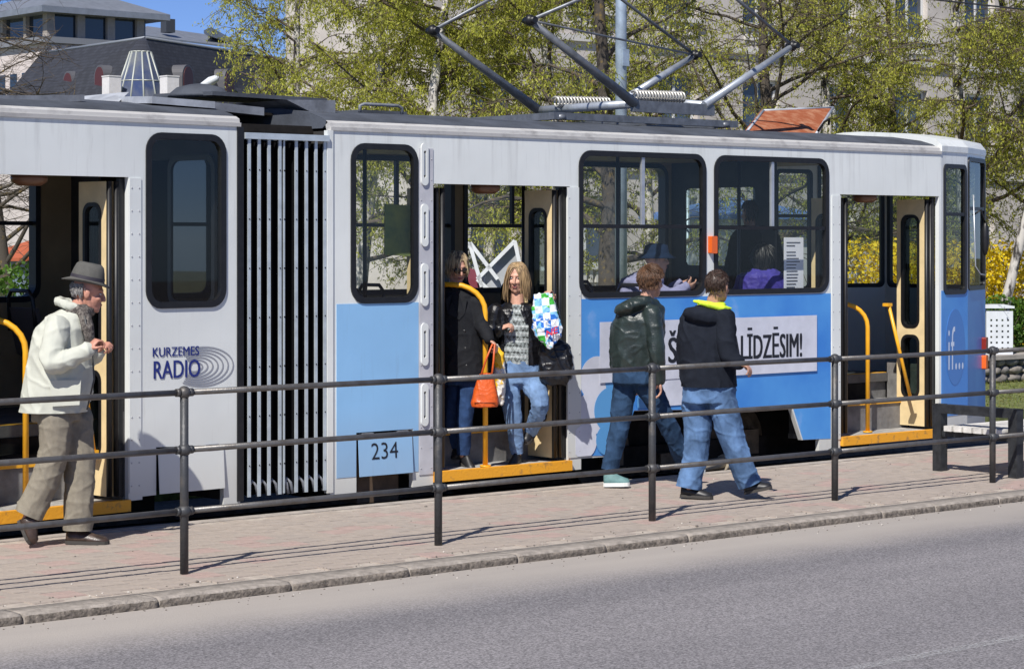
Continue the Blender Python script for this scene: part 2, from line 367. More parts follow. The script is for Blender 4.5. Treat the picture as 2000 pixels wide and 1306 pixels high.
# ------------------------------------------------------------------ bench on the platform
bx = 15.72
bench = tag(empty('bench', (bx, 12.0, 0)), 'bench with pale slats and black square steel frame on the platform', 'bench')
blk = M('bench_black', (0.028, 0.03, 0.033), 0.5, 0.2, var=0.4, vscale=20, bump=0.2, bscale=60)
slat_m = M('bench_slat', (0.62, 0.60, 0.56), 0.7, var=0.2, vscale=10, bump=0.3, bscale=60, stretch=(0.2, 1, 1))
for xo in (0.0, 1.75):
    for y in (11.72, 12.52):
        rel(MB().box((bx + xo - 0.045, y - 0.045, 0), (bx + xo + 0.045, y + 0.045, 0.58)).build('leg', blk), bench)
    rel(MB().box((bx + xo - 0.044, 11.764, 0.50), (bx + xo + 0.044, 12.476, 0.578)).build('armrest', blk), bench)
    rel(MB().box((bx + xo - 0.03, 11.766, 0.30), (bx + xo + 0.03, 12.474, 0.352)).build('seat_beam', blk), bench)
for k in range(6):
    y = 11.80 + k * 0.105
    rel(MB().box((bx - 0.09, y, 0.355), (bx + 1.84, y + 0.082, 0.40)).build('slat', slat_m), bench)

# a few scraps of litter and grit along the platform edge of the kerb
grit = MB(); gr_ = random.Random(3)
for k in range(260):
    x = gr_.uniform(4, 18); y = KERB1 + abs(gr_.gauss(0, .10)) + .01 if gr_.random() < .6 else gr_.uniform(KERB1, EDGE_Y - .2); r = gr_.uniform(.003, .008) * (2.0 if gr_.random() < .05 else 1)
    grit.ell((x, y, .002), (Vector((1, 0, 0)), Vector((0, 1, 0)), Vector((0, 0, 1))), (r, r * .8, r * .6), 6, 4, 1 if gr_.random() < .25 else 0)
for k in range(200):
    x = gr_.uniform(4, 18); y = KERB0 - abs(gr_.gauss(0, .12)) - .01; r = gr_.uniform(.003, .008); grit.ell((x, y, ROADZ + .002), (Vector((1, 0, 0)), Vector((0, 1, 0)), Vector((0, 0, 1))), (r, r * .8, r * .6), 6, 4, 1 if gr_.random() < .2 else 0)
tag(grit.build('grit', [M('grit_dark', (.16, .14, .12), .9), M('grit_pale', (.62, .58, .52), .9)]), 'loose grit and pale scraps scattered along the kerb', 'grit', kind='stuff')
# ------------------------------------------------------------------ tram
YF, WID = 13.85, 2.2
tram = tag(empty('tram', (12.0, YF + WID / 2, BED)), 'white and blue articulated tram with open doors standing at the platform', 'tram')
def TP(o): return rel(o, tram)
def sub(o, part): o.parent = part; return o
paint_w, ntw, bw = node_mat('tram_white_paint')
def grime(nt, b, base, streak, amount, sc=3.0):
    L = nt.links.new; N = nt.nodes.new
    tc = N('ShaderNodeTexCoord'); mp = N('ShaderNodeMapping'); mp.inputs['Scale'].default_value = (9, 9, 0.55); L(tc.outputs['Object'], mp.inputs[0])
    n = N('ShaderNodeTexNoise'); n.inputs['Scale'].default_value = sc; n.inputs['Detail'].default_value = 8; n.inputs['Roughness'].default_value = 0.7; L(mp.outputs[0], n.inputs['Vector'])
    r = N('ShaderNodeValToRGB'); r.color_ramp.elements[0].position = 0.58; r.color_ramp.elements[1].position = 0.85; L(n.outputs[0], r.inputs[0])
    n2 = N('ShaderNodeTexNoise'); n2.inputs['Scale'].default_value = 1.3; n2.inputs['Detail'].default_value = 5; L(tc.outputs['Object'], n2.inputs['Vector'])
    r2 = N('ShaderNodeValToRGB'); r2.color_ramp.elements[0].position = 0.3; r2.color_ramp.elements[0].color = (*[c * 0.90 for c in base], 1); r2.color_ramp.elements[1].position = 0.7; r2.color_ramp.elements[1].color = (*base, 1); L(n2.outputs[0], r2.inputs[0])
    ml = N('ShaderNodeMath'); ml.operation = 'MULTIPLY'; ml.inputs[1].default_value = amount; L(r.outputs[0], ml.inputs[0])
    mx = N('ShaderNodeMix'); mx.data_type = 'RGBA'; L(ml.outputs[0], mx.inputs[0]); L(r2.outputs[0], mx.inputs[6]); mx.inputs[7].default_value = (*streak, 1)
    # run-off streaks below the gutter and road dirt along the skirt
    sp = N('ShaderNodeSeparateXYZ'); L(tc.outputs['Object'], sp.inputs[0])
    t1 = N('ShaderNodeMapRange'); t1.inputs[1].default_value = 2.0; t1.inputs[2].default_value = 2.85; L(sp.outputs[2], t1.inputs[0])
    n4 = N('ShaderNodeTexNoise'); n4.inputs['Scale'].default_value = 5; n4.inputs['Detail'].default_value = 6; mp4 = N('ShaderNodeMapping'); mp4.inputs['Scale'].default_value = (3.2, 3.2, .3); L(tc.outputs['Object'], mp4.inputs[0]); L(mp4.outputs[0], n4.inputs['Vector'])
    r4 = N('ShaderNodeValToRGB'); r4.color_ramp.elements[0].position = .52; r4.color_ramp.elements[1].position = .75; L(n4.outputs[0], r4.inputs[0])
    q4 = N('ShaderNodeMath'); q4.operation = 'MULTIPLY'; L(r4.outputs[0], q4.inputs[0]); L(t1.outputs[0], q4.inputs[1]); q5 = N('ShaderNodeMath'); q5.operation = 'MULTIPLY'; q5.inputs[1].default_value = .26; L(q4.outputs[0], q5.inputs[0])
    mx4 = N('ShaderNodeMix'); mx4.data_type = 'RGBA'; L(q5.outputs[0], mx4.inputs[0]); L(mx.outputs[2], mx4.inputs[6]); mx4.inputs[7].default_value = (.20, .19, .18, 1)
    t2 = N('ShaderNodeMapRange'); t2.inputs[1].default_value = .75; t2.inputs[2].default_value = .08; L(sp.outputs[2], t2.inputs[0]); q6 = N('ShaderNodeMath'); q6.operation = 'MULTIPLY'; L(t2.outputs[0], q6.inputs[0]); L(n2.outputs[0], q6.inputs[1]); q7 = N('ShaderNodeMath'); q7.operation = 'MULTIPLY'; q7.inputs[1].default_value = .65; L(q6.outputs[0], q7.inputs[0])
    mx5 = N('ShaderNodeMix'); mx5.data_type = 'RGBA'; L(q7.outputs[0], mx5.inputs[0]); L(mx4.outputs[2], mx5.inputs[6]); mx5.inputs[7].default_value = (.27, .22, .17, 1)
    L(mx5.outputs[2], b.inputs['Base Color']); b.inputs['Roughness'].default_value = 0.34
    n3 = N('ShaderNodeTexNoise'); n3.inputs['Scale'].default_value = 2.2; L(tc.outputs['Object'], n3.inputs['Vector'])
    bp = N('ShaderNodeBump'); bp.inputs['Distance'].default_value = 0.014; bp.inputs['Strength'].default_value = 0.45; L(n3.outputs[0], bp.inputs['Height']); L(bp.outputs[0], b.inputs['Normal'])
grime(ntw, bw, (0.76, 0.785, 0.76), (0.33, 0.31, 0.29), 0.40)
paint_lb, nt2, b2 = node_mat('tram_pale_blue_paint'); grime(nt2, b2, (0.28, 0.53, 0.82), (0.18, 0.25, 0.36), 0.35)
# printed advertisement: blue sky with soft clouds
paint_ad, nt3, b3 = node_mat('tram_sky_print')
tc = nt3.nodes.new('ShaderNodeTexCoord'); nz = nt3.nodes.new('ShaderNodeTexNoise'); nz.inputs['Scale'].default_value = 1.6; nz.inputs['Detail'].default_value = 7; nz.inputs['Roughness'].default_value = 0.55
rp = nt3.nodes.new('ShaderNodeValToRGB'); e = rp.color_ramp.elements; e[0].position = 0.3; e[0].color = (0.045, 0.22, 0.64, 1); e[1].position = 0.62; e[1].color = (0.085, 0.32, 0.73, 1)
e2 = rp.color_ramp.elements.new(0.78); e2.color = (0.42, 0.55, 0.85, 1)
nt3.links.new(tc.outputs['Object'], nz.inputs['Vector']); nt3.links.new(nz.outputs[0], rp.inputs[0]); nt3.links.new(rp.outputs[0], b3.inputs['Base Color']); b3.inputs['Roughness'].default_value = 0.35
rubber = M('black_rubber', (0.009, 0.009, 0.010), 0.45, var=0.3, vscale=20)
dark_in = M('tram_dark_lining', (0.035, 0.033, 0.032), 0.7, var=0.3, vscale=4)
beige_in = M('tram_beige_lining', (0.30, 0.22, 0.12), 0.6, var=0.12, vscale=4)
cream = M('door_cream_paint', (0.74, 0.58, 0.32), 0.45, var=0.10, vscale=6)
yellow = M('handrail_yellow', (0.82, 0.40, 0.02), 0.38, var=0.08, vscale=9)
stepy = M('step_yellow', (0.80, 0.36, 0.02), 0.6, var=0.25, vscale=14, bump=0.3, bscale=60, col2=(0.30, 0.16, 0.06), thr=(0.56, 0.72))
alu = M('brushed_aluminium', (0.52, 0.54, 0.57), 0.4, 0.6, var=0.12, vscale=10)
grey_roof = M('roof_grey', (0.058, 0.066, 0.082), 0.85, var=0.3, vscale=3, bump=0.3, bscale=30)
grey_mid = M('equipment_grey', (0.20, 0.21, 0.23), 0.6, 0.2, var=0.3, vscale=6, bump=0.2, bscale=40)
under = M('underframe_soot', (0.014, 0.012, 0.011), 0.9, var=0.5, vscale=6, spec=.2)
rust = M('rusty_sheet', (0.28, 0.075, 0.025), 0.9, var=0.4, vscale=9, col2=(0.42, 0.20, 0.11), thr=(0.45, 0.7), bump=0.4, bscale=40)
wglass = glass_mat('tram_window_glass', (0.92, 0.94, 0.93), .8)
darkglass = glass_mat('tram_tinted_glass', (0.62, 0.68, 0.66), .7)
orange_lens = M('indicator_orange', (0.75, 0.13, 0.02), 0.25)
def sheet(poly, fn, d, mat, part):                       # a pane of glass
    mb = MB(); mb.add([fn(p[0], p[1], d) for p in poly], [tuple(range(len(poly)))]); return sub(mb.build('pane', mat), part)
# frames: fn(s, z, d): s along the side, z up, d inward
def front_fn(s, z, d): return Vector((s, YF + d, z))
RA = math.radians(3.5)
R0 = PY(470, 700, 13.835); RU = Vector((math.cos(RA), math.sin(RA), 0)); RN = Vector((-math.sin(RA), math.cos(RA), 0))
def rear_fn(s, z, d): p = R0 + RU * s + RN * d; return Vector((p.x, p.y, z))
def pf(px, py): p = PY(px, py, YF); return (p.x, p.z)
def pr(px, py):
    r = ray(px, py); o = Vector((0, 0, CAMH)); t = (R0 - o).dot(RN) / r.dot(RN); p = o + r * t
    return ((p - R0).dot(RU), p.z)
def rect_from(P, l, r, t, b, cy=None):
    ym = cy or (t + b) / 2; xm = (l + r) / 2
    return P(l, ym)[0], P(xm, b)[1], P(r, ym)[0], P(xm, t)[1]
# --- near side wall, front section
ZT = 2.82
wins = {'A': rect_from(pf, 687, 813, 284, 589), 'B': rect_from(pf, 1132, 1376, 300, 577), 'C': rect_from(pf, 1396, 1616, 309, 571)}
ol = [(645, 256), (1838, 305.5), (1838, 866), (1834, 866), (1834, 383), (1641, 380), (1641, 880), (1600, 882), (1600, 857), (1566, 859), (1546, 797), (1238, 802), (1206, 890),
      (1135, 895), (1135, 916), (1113, 918), (1113, 364), (846, 359), (846, 946), (806, 951), (806, 838), (696, 843), (696, 962), (645, 967)]
out = [pf(*p) for p in ol]
ztop = (out[0][1] + out[1][1]) / 2
out[0] = (out[0][0], ZT); out[1] = (out[1][0], ZT)
d1top = (out[16][1] + out[17][1]) / 2; out[16] = (out[16][0], d1top); out[17] = (out[17][0], d1top)
d2top = (out[4][1] + out[5][1]) / 2; out[4] = (out[4][0], d2top); out[5] = (out[5][0], d2top)
WR = 0.11
def wall(fn, out, rects, name, d0=0.0, d1=0.045):
    mb = MB(); mb.plate(out, [rrect(a + .012, b + .012, c - .012, d - .012, WR) for a, b, c, d in rects], fn, d0, d1)
    return TP(mb.build(name, paint_w))
wallF = wall(front_fn, out, wins.values(), 'side_wall')
# --- near side wall, rear section
winR = rect_from(pr, 287, 438, 264, 598)
olr = [(-1400, 0), (469, 247), (469, 984), (437, 986), (437, 868), (305, 873), (305, 966), (278, 969), (278, 975), (251, 978), (251, 346), (-80, 338), (-80, 1010), (-130, 1010), (-1400, 1010)]
outr = [pr(*p) for p in olr]
L0 = outr[2][0] - 8.6
outr[0] = (L0, ZT); outr[1] = (outr[1][0], ZT); outr[14] = (L0, 0.09); outr[13] = (outr[13][0], 0.09)
dRt = outr[10][1]; outr[11] = (pr(-110, 700)[0], dRt); outr[12] = (outr[11][0], 0.09); outr[13] = (outr[11][0] - 0.05, 0.09)
rw2 = []
xx = outr[11][0] - 0.25
while xx - 1.25 > L0 + 0.3: rw2.append((xx - 1.2, winR[1], xx, winR[3])); xx -= 1.35
wallR = wall(rear_fn, outr, [winR] + rw2, 'side_wall')
# --- windows: rubber ring, pane, dividers
def window(fn, rc, divs=(), hdiv=None, mat=wglass, d=0.0, inner=False):
    a, b, c, e = rc; mb = MB()
    mb.plate(rrect(a - .012, b - .012, c + .012, e + .012, WR + .02), [rrect(a + .034, b + .034, c - .034, e - .034, WR - .02)], fn, d - 0.012, d + 0.03)
    w = TP(mb.build('window', rubber))
    sheet(rrect(a + .02, b + .02, c - .02, e - .02, WR), fn, d + 0.010, mat, w)
    for q in divs:
        bb = hdiv if hdiv else b + .03
        sub(MB().box((0, 0, 0), (1, 1, 1), None).build('divider', alu), w) if False else None
        m2 = MB(); m2.plate([(q - .017, bb), (q + .017, bb), (q + .017, e - .033), (q - .017, e - .033)], [], fn, d - 0.004, d + 0.022); sub(m2.build('divider', alu), w)
    if hdiv:
        m2 = MB(); m2.plate([(a + .032, hdiv - .022), (c - .032, hdiv - .022), (c - .032, hdiv + .010), (a + .032, hdiv + .010)], [], fn, d - 0.006, d + 0.024); sub(m2.build('window_bar', rubber), w)
    return w
window(front_fn, wins['A'])
window(front_fn, wins['B'], [pf(1256, 440)[0]], pf(1256, 441)[1])
window(front_fn, wins['C'], [pf(1509, 440)[0]], pf(1509, 444)[1])
window(rear_fn, winR)
for r_ in rw2: window(rear_fn, r_)
cornice_m = M('cornice_grimy_white', (.50, .49, .47), .6, var=.3, vscale=10, col2=(.30, .29, .28), thr=(.5, .75), stretch=(.6, 1, 1))
# --- roof cornice, roof skin, ceiling, floor, far wall for one section
def section(fn, s0, s1, far_windows, taper=None):
    pr_c = [(0.045, ZT - 0.005), (-0.012, ZT), (-0.014, ZT + 0.028), (0.004, ZT + 0.030), (0.008, ZT + 0.058), (0.05, ZT + 0.078), (0.06, ZT + 0.04)]
    mb = MB(); mb.loft([[fn(s, z, d) for d, z in pr_c] for s in (s0, s1)], smooth=False); TP(mb.build('roof_cornice', cornice_m))
    mb = MB(); mb.loft([[fn(s, z, WID - d) for d, z in pr_c] for s in (s0, s1)], smooth=False); TP(mb.build('roof_cornice', cornice_m))
    pr_r = [(0.03, ZT + 0.062), (0.10, ZT + 0.10), (0.25, ZT + 0.14), (0.6, ZT + 0.185), (1.1, ZT + 0.21), (1.6, ZT + 0.185), (1.95, ZT + 0.14), (2.1, ZT + 0.10), (2.17, ZT + 0.062), (2.1, ZT + 0.02), (0.1, ZT + 0.02)]
    n = 14; mb = MB(); mb.loft([[fn(s0 + (s1 - s0) * i / n, z + 0.004 * math.sin(i * 2.1 + d * 3), d) for d, z in pr_r] for i in range(n + 1)], smooth=False); TP(mb.build('roof', grey_roof))
    mb = MB(); mb.plate([(s0 + .02, 0.05), (s1 - .02, 0.05), (s1 - .02, 1), (s0 + .02, 1)], [], lambda s, q, d: fn(s, ZT - 0.07 + d, 0.06 + (q - 0.05) / 0.95 * (WID - 0.12)), 0, 0.03); TP(mb.build('ceiling', beige_in))
    # far wall with its own row of windows
    mb = MB(); rc = far_windows
    mb.plate([(s0, 0.09), (s1, 0.09), (s1, ZT), (s0, ZT)], [rrect(a, b, c, e, WR) for a, b, c, e in rc], fn, WID - 0.045, WID); TP(mb.build('side_wall', paint_w))
    mb = MB(); mb.plate([(s0 + .01, 0.7), (s1 - .01, 0.7), (s1 - .01, ZT - .05), (s0 + .01, ZT - .05)], [rrect(a - .01, b - .01, c + .01, e + .01, WR) for a, b, c, e in rc], fn, WID - 0.075, WID - 0.048); TP(mb.build('inner_lining', beige_in))
    for r_ in rc:
        a, b, c, e = r_; mb = MB()
        mb.plate(rrect(a - .015, b - .015, c + .015, e + .015, WR + .02), [rrect(a + .03, b + .03, c - .03, e - .03, WR - .02)], fn, WID - 0.09, WID + 0.01); w = TP(mb.build('window', rubber))
        sheet(rrect(a + .01, b + .01, c - .01, e - .01, WR), fn, WID - 0.028, wglass, w)
        zz = b + (e - b) * 0.5
        sub(MB().plate([(a + .03, zz - .016), (c - .03, zz - .016), (c - .03, zz + .016), (a + .03, zz + .016)], [], fn, WID - .05, WID - .01).build('window_bar', rubber), w)
        if c - a > 1.0: sub(MB().plate([((a + c) / 2 - .016, zz + .017), ((a + c) / 2 + .016, zz + .017), ((a + c) / 2 + .016, e - .03), ((a + c) / 2 - .016, e - .03)], [], fn, WID - .048, WID - .012).build('divider', rubber), w)
FZ = 0.70
S0F, S1F = out[0][0], out[1][0]
zb_, zt_ = wins['B'][1], wins['B'][3]
farF = []; x = S0F + 0.35
while x + 1.2 < S1F + 0.2: farF.append((x, zb_, min(x + 1.22, S1F - .06), zt_)); x += 1.36
section(front_fn, S0F, S1F, farF)
S1R = outr[1][0]
farR = []; x = S1R - 0.35
while x - 1.2 > L0: farR.append((x - 1.22, zb_, x, zt_)); x -= 1.36
section(rear_fn, L0, S1R, farR)
def slab(fn, s0, s1, d0, d1, z0, z1, name, mat):
    mb = MB(); mb.plate([(s0, z0), (s1, z0), (s1, z1), (s0, z1)], [], fn, d0, d1); return TP(mb.build(name, mat))
floor_m = M('tram_floor', (0.10, 0.095, 0.09), 0.8, var=0.25, vscale=8)
D1, D2 = (out[17][0], out[16][0]), (out[5][0], out[4][0])
DR = (outr[11][0], outr[10][0])
# floors leave wells for the doors
def floors(fn, s0, s1, wells):
    slab(fn, s0 + .02, s1 - .02, 0.62, WID - 0.08, FZ - 0.08, FZ, 'floor', floor_m)
    cur = s0 + .02
    for a, b in wells + [(s1 - .02, None)]:
        if a - cur > 0.05: slab(fn, cur, a, 0.05, 0.619, FZ - 0.079, FZ - 0.001, 'floor', floor_m)
        cur = b
    mb = MB(); mb.plate([(s0 + 0.3, -0.02), (s1 - 0.3, -0.02), (s1 - 0.3, FZ - .09), (s0 + 0.3, FZ - .09)], [], fn, 0.64, WID - 0.25); TP(mb.build('underframe', under))
floors(front_fn, S0F, S1F, [D1, D2]); floors(rear_fn, L0, S1R, [DR])
step_g = M('step_grey', (0.34, 0.33, 0.31), 0.8, var=0.3, vscale=12)
riser = M('step_riser', (0.17, 0.165, 0.16), 0.7, var=0.3, vscale=7)
def doorway(fn, a, b, zstep, dtop, leaf_side):
    # bottom step with yellow nosing, second step, risers
    st = slab(fn, a, b, 0.02, 0.64, zstep - 0.045, zstep, 'door_step', step_g)
    mb = MB(); mb.plate([(a + .003, zstep - .075), (b - .003, zstep - .075), (b - .003, zstep + .006), (a + .003, zstep + .006)], [], fn, -0.035, 0.022); sub(mb.build('step_nosing', stepy), st)
    mb = MB(); mb.plate([(a, zstep), (b, zstep), (b, zstep + .27), (a, zstep + .27)], [], fn, 0.36, 0.40); sub(mb.build('step_riser', riser), st)
    mb = MB(); mb.plate([(a + .002, zstep + .245), (b - .002, zstep + .245), (b - .002, zstep + .276), (a + .002, zstep + .276)], [], fn, 0.345, 0.39); sub(mb.build('step_edge', yellow), st)
    mb = MB(); mb.plate([(a, zstep + .24), (b, zstep + .24), (b, zstep + .27), (a, zstep + .27)], [], fn, 0.40, 0.70); sub(mb.build('step_tread', step_g), st)
    mb = MB(); mb.plate([(a, zstep + .27), (b, zstep + .27), (b, FZ), (a, FZ)], [], fn, 0.66, 0.70); sub(mb.build('step_riser', riser), st)
    mb = MB(); mb.plate([(a + .002, FZ - .03), (b - .002, FZ - .03), (b - .002, FZ + .004), (a + .002, FZ + .004)], [], fn, 0.645, 0.70); sub(mb.build('step_edge', yellow), st)
    for e, sg in ((a, 1), (b, -1)):                      # inner cheeks of the well
        mb = MB(); mb.plate([(e + sg * 0.0, zstep), (e + sg * 0.012, zstep), (e + sg * 0.012, FZ + .1), (e, FZ + .1)], [], fn, 0.05, 0.63); sub(mb.build('well_cheek', riser), st)
    # folded leaves: cream panels standing at right angles to the wall, black rubber edges
    H0, H1 = zstep + 0.03, dtop - 0.03
    def leaf(s_edge, sg, wide):
        # sg=+1: leaf stands just right of the left jamb, -1: just left of the right jamb
        for k, (off, dd) in enumerate(((0.055, 0.10), (0.115, 0.06))):
            s = s_edge + sg * off
            f2 = lambda q, z, d, s=s: fn(s + d * sg, z, q)
            q0, q1 = 0.06, 0.06 + wide
            mb = MB(); hw = (q1 - q0)
            holes = [rrect(q0 + hw * .22, H0 + 0.95, q1 - hw * .2, H1 - 0.16, 0.07), rrect(q0 + hw * .22, H0 + 0.28, q1 - hw * .2, H0 + 0.86, 0.07)]
            mb.plate([(q0, H0), (q1, H0), (q1, H1), (q0, H1)], holes, f2, 0, 0.028)
            lf = TP(mb.build('door_leaf', cream))
            for h in holes:
                hs = [p[0] for p in h]; hz = [p[1] for p in h]
                rr = (min(hs), min(hz), max(hs), max(hz))
                mb = MB(); mb.plate(rrect(rr[0] - .014, rr[1] - .014, rr[2] + .014, rr[3] + .014, .08), [rrect(rr[0] + .014, rr[1] + .014, rr[2] - .014, rr[3] - .014, .06)], f2, -0.006, 0.034); sub(mb.build('window_seal', rubber), lf)
                sheet(rrect(rr[0], rr[1], rr[2], rr[3], .07), f2, 0.014, darkglass, lf)
            mb = MB(); mb.tube([f2(q0 - .012, H0, 0.014), f2(q0 - .012, H1, 0.014)], 0.02, 8); sub(mb.build('rubber_edge', rubber), lf)
    leaf(b, -1, 0.34)
    leaf(a, 1, 0.34) if leaf_side == 'both' else None
    for e, sg in ((a, 1), (b, -1)):                      # jamb strips: black rubber behind a white lip
        mb = MB(); mb.plate([(e + sg * 0.0015, zstep + .02), (e + sg * 0.045, zstep + .02), (e + sg * 0.045, dtop - .01), (e + sg * 0.0015, dtop - .01)], [], fn, 0.05, 0.085); TP(mb.build('jamb_rubber', rubber))
zs1 = pf(980, 912)[1]
doorway(front_fn, D1[0], D1[1], 0.185, d1top, 'both')
doorway(front_fn, D2[0], D2[1], 0.185, d2top, 'both')
doorway(rear_fn, DR[0], DR[1], 0.185, dRt, 'both')
# yellow grab poles (curved top going into the car)
def pole(fn, s, d, zt, z0, name='grab_rail', run=0.55):
    P = [fn(s, z0, d), fn(s, zt - 0.22, d)]
    for k in range(1, 7):
        a = math.pi / 2 * k / 6; P.append(fn(s - 0.22 * (1 - math.cos(a)) * 0.8, zt - 0.22 + 0.22 * math.sin(a), d + 0.18 * (1 - math.cos(a))))
    P.append(fn(s - 0.176 - run * 0.3, zt + 0.01, d + 0.18 + run * 0.6))
    mb = MB(); mb.tube(P, 0.021, 12); mb.tube([fn(s, z0, d), fn(s, z0 + .012, d)], 0.045, 12)
    return TP(mb.build(name, yellow))
pole(front_fn, pf(949, 800)[0] + 0.045, 0.06, 1.64, 0.19)
pole(front_fn, pf(1706, 760)[0] + 0.13, 0.18, 1.40, 0.19)
pole(rear_fn, pr(46, 800)[0] + 0.13, 0.18, 1.46, 0.19)
def diag(fn, p0, p1, d0, d1):
    mb = MB(); a, c = fn(*p0, d0), fn(*p1, d1); mb.tube([a, c], 0.017, 10); mb.bar(a + Vector((0, -.02, 0)), a + Vector((0, .05, 0)), .06, .03); mb.bar(c + Vector((0, -.02, 0)), c + Vector((0, .05, 0)), .06, .03)
    TP(mb.build('door_handle_bar', yellow))
diag(front_fn, pf(1768, 596), pf(1795, 780), 0.2, 0.1)
diag(rear_fn, pr(186, 632), pr(202, 885), 0.22, 0.12)
diag(front_fn, pf(1058, 640), pf(1080, 815), 0.3, 0.2)
# door lamps under the lintels
lampm = M('amber_lamp_glass', (0.20, 0.10, 0.06), 0.3)
for fn, s, dt in ((front_fn, pf(948, 372)[0] + .25, d1top), (front_fn, pf(1703, 388)[0] + .25, d2top), (rear_fn, pr(42, 350)[0] + .25, dRt)):
    mb = MB(); c = fn(s, dt - 0.01, 0.30)
    rings = []
    for r, z in ((0.10, 0.03), (0.115, 0.0), (0.11, -0.03), (0.07, -0.055)): rings.append([c + Vector((r * 1.15 * math.cos(a), r * math.sin(a), z)) for a in [k * math.pi / 8 for k in range(16)]])
    mb.loft(rings); TP(mb.build('door_lamp', lampm))
# header boards above the doors inside
for fn, (a, b), dt in ((front_fn, D1, d1top), (front_fn, D2, d2top), (rear_fn, DR, dRt)):
    slab(fn, a, b, 0.06, 0.20, dt + 0.005, ZT - 0.08, 'door_header', dark_in)
# inner lining on the near side below the windows
for s0, s1 in ((S0F + .05, D1[0] - .02), (D1[1] + .02, D2[0] - .02)): slab(front_fn, s0, s1, 0.046, 0.075, FZ, wins['B'][1] - 0.02, 'inner_lining', beige_in)
slab(rear_fn, DR[1] + .02, S1R - .03, 0.046, 0.075, FZ, winR[1] - 0.02, 'inner_lining', beige_in)
# cross walls: articulation portals, driver's partition with door
for fn, s in ((front_fn, S0F + 0.03), (rear_fn, S1R - 0.03)):
    f2 = lambda q, z, d, fn=fn, s=s: fn(s + d, z, q)
    mb = MB(); mb.plate([(0.05, 0.1), (WID - .05, 0.1), (WID - .05, ZT), (0.05, ZT)], [[(0.45, FZ), (WID - .45, FZ), (WID - .45, 2.6), (0.45, 2.6)]], f2, -0.015, 0.015); TP(mb.build('portal_frame', dark_in))
f2 = lambda q, z, d: rear_fn(S1R - 0.10 + d, z, q)
mb = MB(); mb.plate(rrect(.16, winR[1] - .02, .74, winR[3] - .12, .10), [rrect(.20, winR[1] + .02, .70, winR[3] - .16, .08)], f2, -.012, .012); bp_o = TP(mb.build('bulkhead_window', rubber))
sheet(rrect(.19, winR[1] + .01, .71, winR[3] - .15, .08), f2, 0.0, glass_mat('bulkhead_glass', (.10, .12, .12), 2.2), bp_o)
sdp = D2[0] - 0.05
f2 = lambda q, z, d: front_fn(sdp + d, z, q)
mb = MB(); mb.plate([(0.75, FZ), (WID - .06, FZ), (WID - .06, ZT - .07), (0.75, ZT - .07)], [rrect(1.0, 1.75, 1.95, 2.5, .05)], f2, -0.015, 0.015); pt = TP(mb.build('cab_partition', dark_in))
sheet(rrect(0.99, 1.74, 1.96, 2.51, .05), f2, 0.0, darkglass, pt)
# notice sheet on a clear board beside window C
ps = pf(1585, 460); paper = M('paper_white', (0.78, 0.78, 0.80), 0.7); ink = M('printed_ink', (0.06, 0.06, 0.07), 0.8)
f3 = lambda q, z, d: front_fn(ps[0] - 0.19 + q, z, 0.16 + d)
mb = MB(); mb.plate(rrect(0, 1.50, 0.26, 2.02, .01), [], f3, 0, 0.004); nb = TP(mb.build('notice_board', paper))
mb = MB()
for k in range(15):
    w = 0.10 + 0.10 * random.Random(k).random(); z = 1.97 - k * 0.029
    if k == 2: continue
    mb.plate([(0.03, z), (0.03 + w, z), (0.03 + w, z + .008), (0.03, z + .008)], [], f3, -0.003, -0.001)
sub(mb.build('notice_text', ink), nb)
q = [PY(752, 398, YF + .35), PY(806, 402, YF + .35), PY(806, 500, YF + .35), PY(752, 498, YF + .35)]
mb = MB(); mb.loft([q, [v + Vector((0, .012, 0)) for v in q]], smooth=False); po_ = TP(mb.build('poster', M('poster_green', (.20, .28, .10), .4, col2=(.42, .46, .12), vscale=3, thr=(.4, .6))))
sub(MB().tube([q[1] + Vector((.01, 0, .05)), q[2] + Vector((.01, 0, -.75))], .014, 8).build('poster_post', alu), po_)
# --- seats
seat_m = M('seat_shell', (0.10, 0.085, 0.08), 0.5); seat_o = M('seat_orange', (0.50, 0.17, 0.03), 0.5); tubeb = M('seat_tube_black', (0.02, 0.02, 0.022), 0.35)
def seat(fn, s, d, m=seat_m):
    mb = MB(); w = 0.42
    P = lambda a, z, q: fn(s + a, z, d + q)
    for zz in (0,):
        mb.loft([[P(0.40, FZ + .42, 0), P(0.40, FZ + .42, w), P(0.40, FZ + .46, w), P(0.40, FZ + .46, 0)], [P(0.02, FZ + .40, 0), P(0.02, FZ + .40, w), P(0.02, FZ + .44, w), P(0.02, FZ + .44, 0)]], smooth=False)
        mb.loft([[P(0.02, FZ + .40, 0), P(0.02, FZ + .40, w), P(-.02, FZ + .42, w), P(-.02, FZ + .42, 0)], [P(-.08, FZ + .78, .02), P(-.08, FZ + .78, w - .02), P(-.12, FZ + .78, w - .02), P(-.12, FZ + .78, .02)]], smooth=False)
    o = TP(mb.build('seat', m))
    mb = MB(); mb.tube([P(-.10, FZ + .6, .03), P(-.12, FZ + .86, .04), P(-.125, FZ + .91, .09), P(-.125, FZ + .91, w - .09), P(-.12, FZ + .86, w - .04), P(-.10, FZ + .6, w - .03)], 0.016, 8)
    sub(mb.build('seat_handle', tubeb), o)
    mb = MB(); mb.box((0, 0, 0), (0.001, 0.001, 0.001)) if False else mb.tube([P(.2, FZ, w / 2), P(.2, FZ + .42, w / 2)], 0.03, 8); sub(mb.build('leg', tubeb), o)
for px in (1150, 1205, 1310, 1440): seat(front_fn, pf(px, 560)[0], 0.14)
for s in (D1[1] + .3, D1[1] + 1.1, D1[1] + 1.9): seat(front_fn, s, 1.62)
seat(front_fn, S0F + 0.55, 0.14, seat_o); seat(front_fn, S0F + 1.9, 1.62); seat(front_fn, S0F + 0.9, 1.62, seat_o)
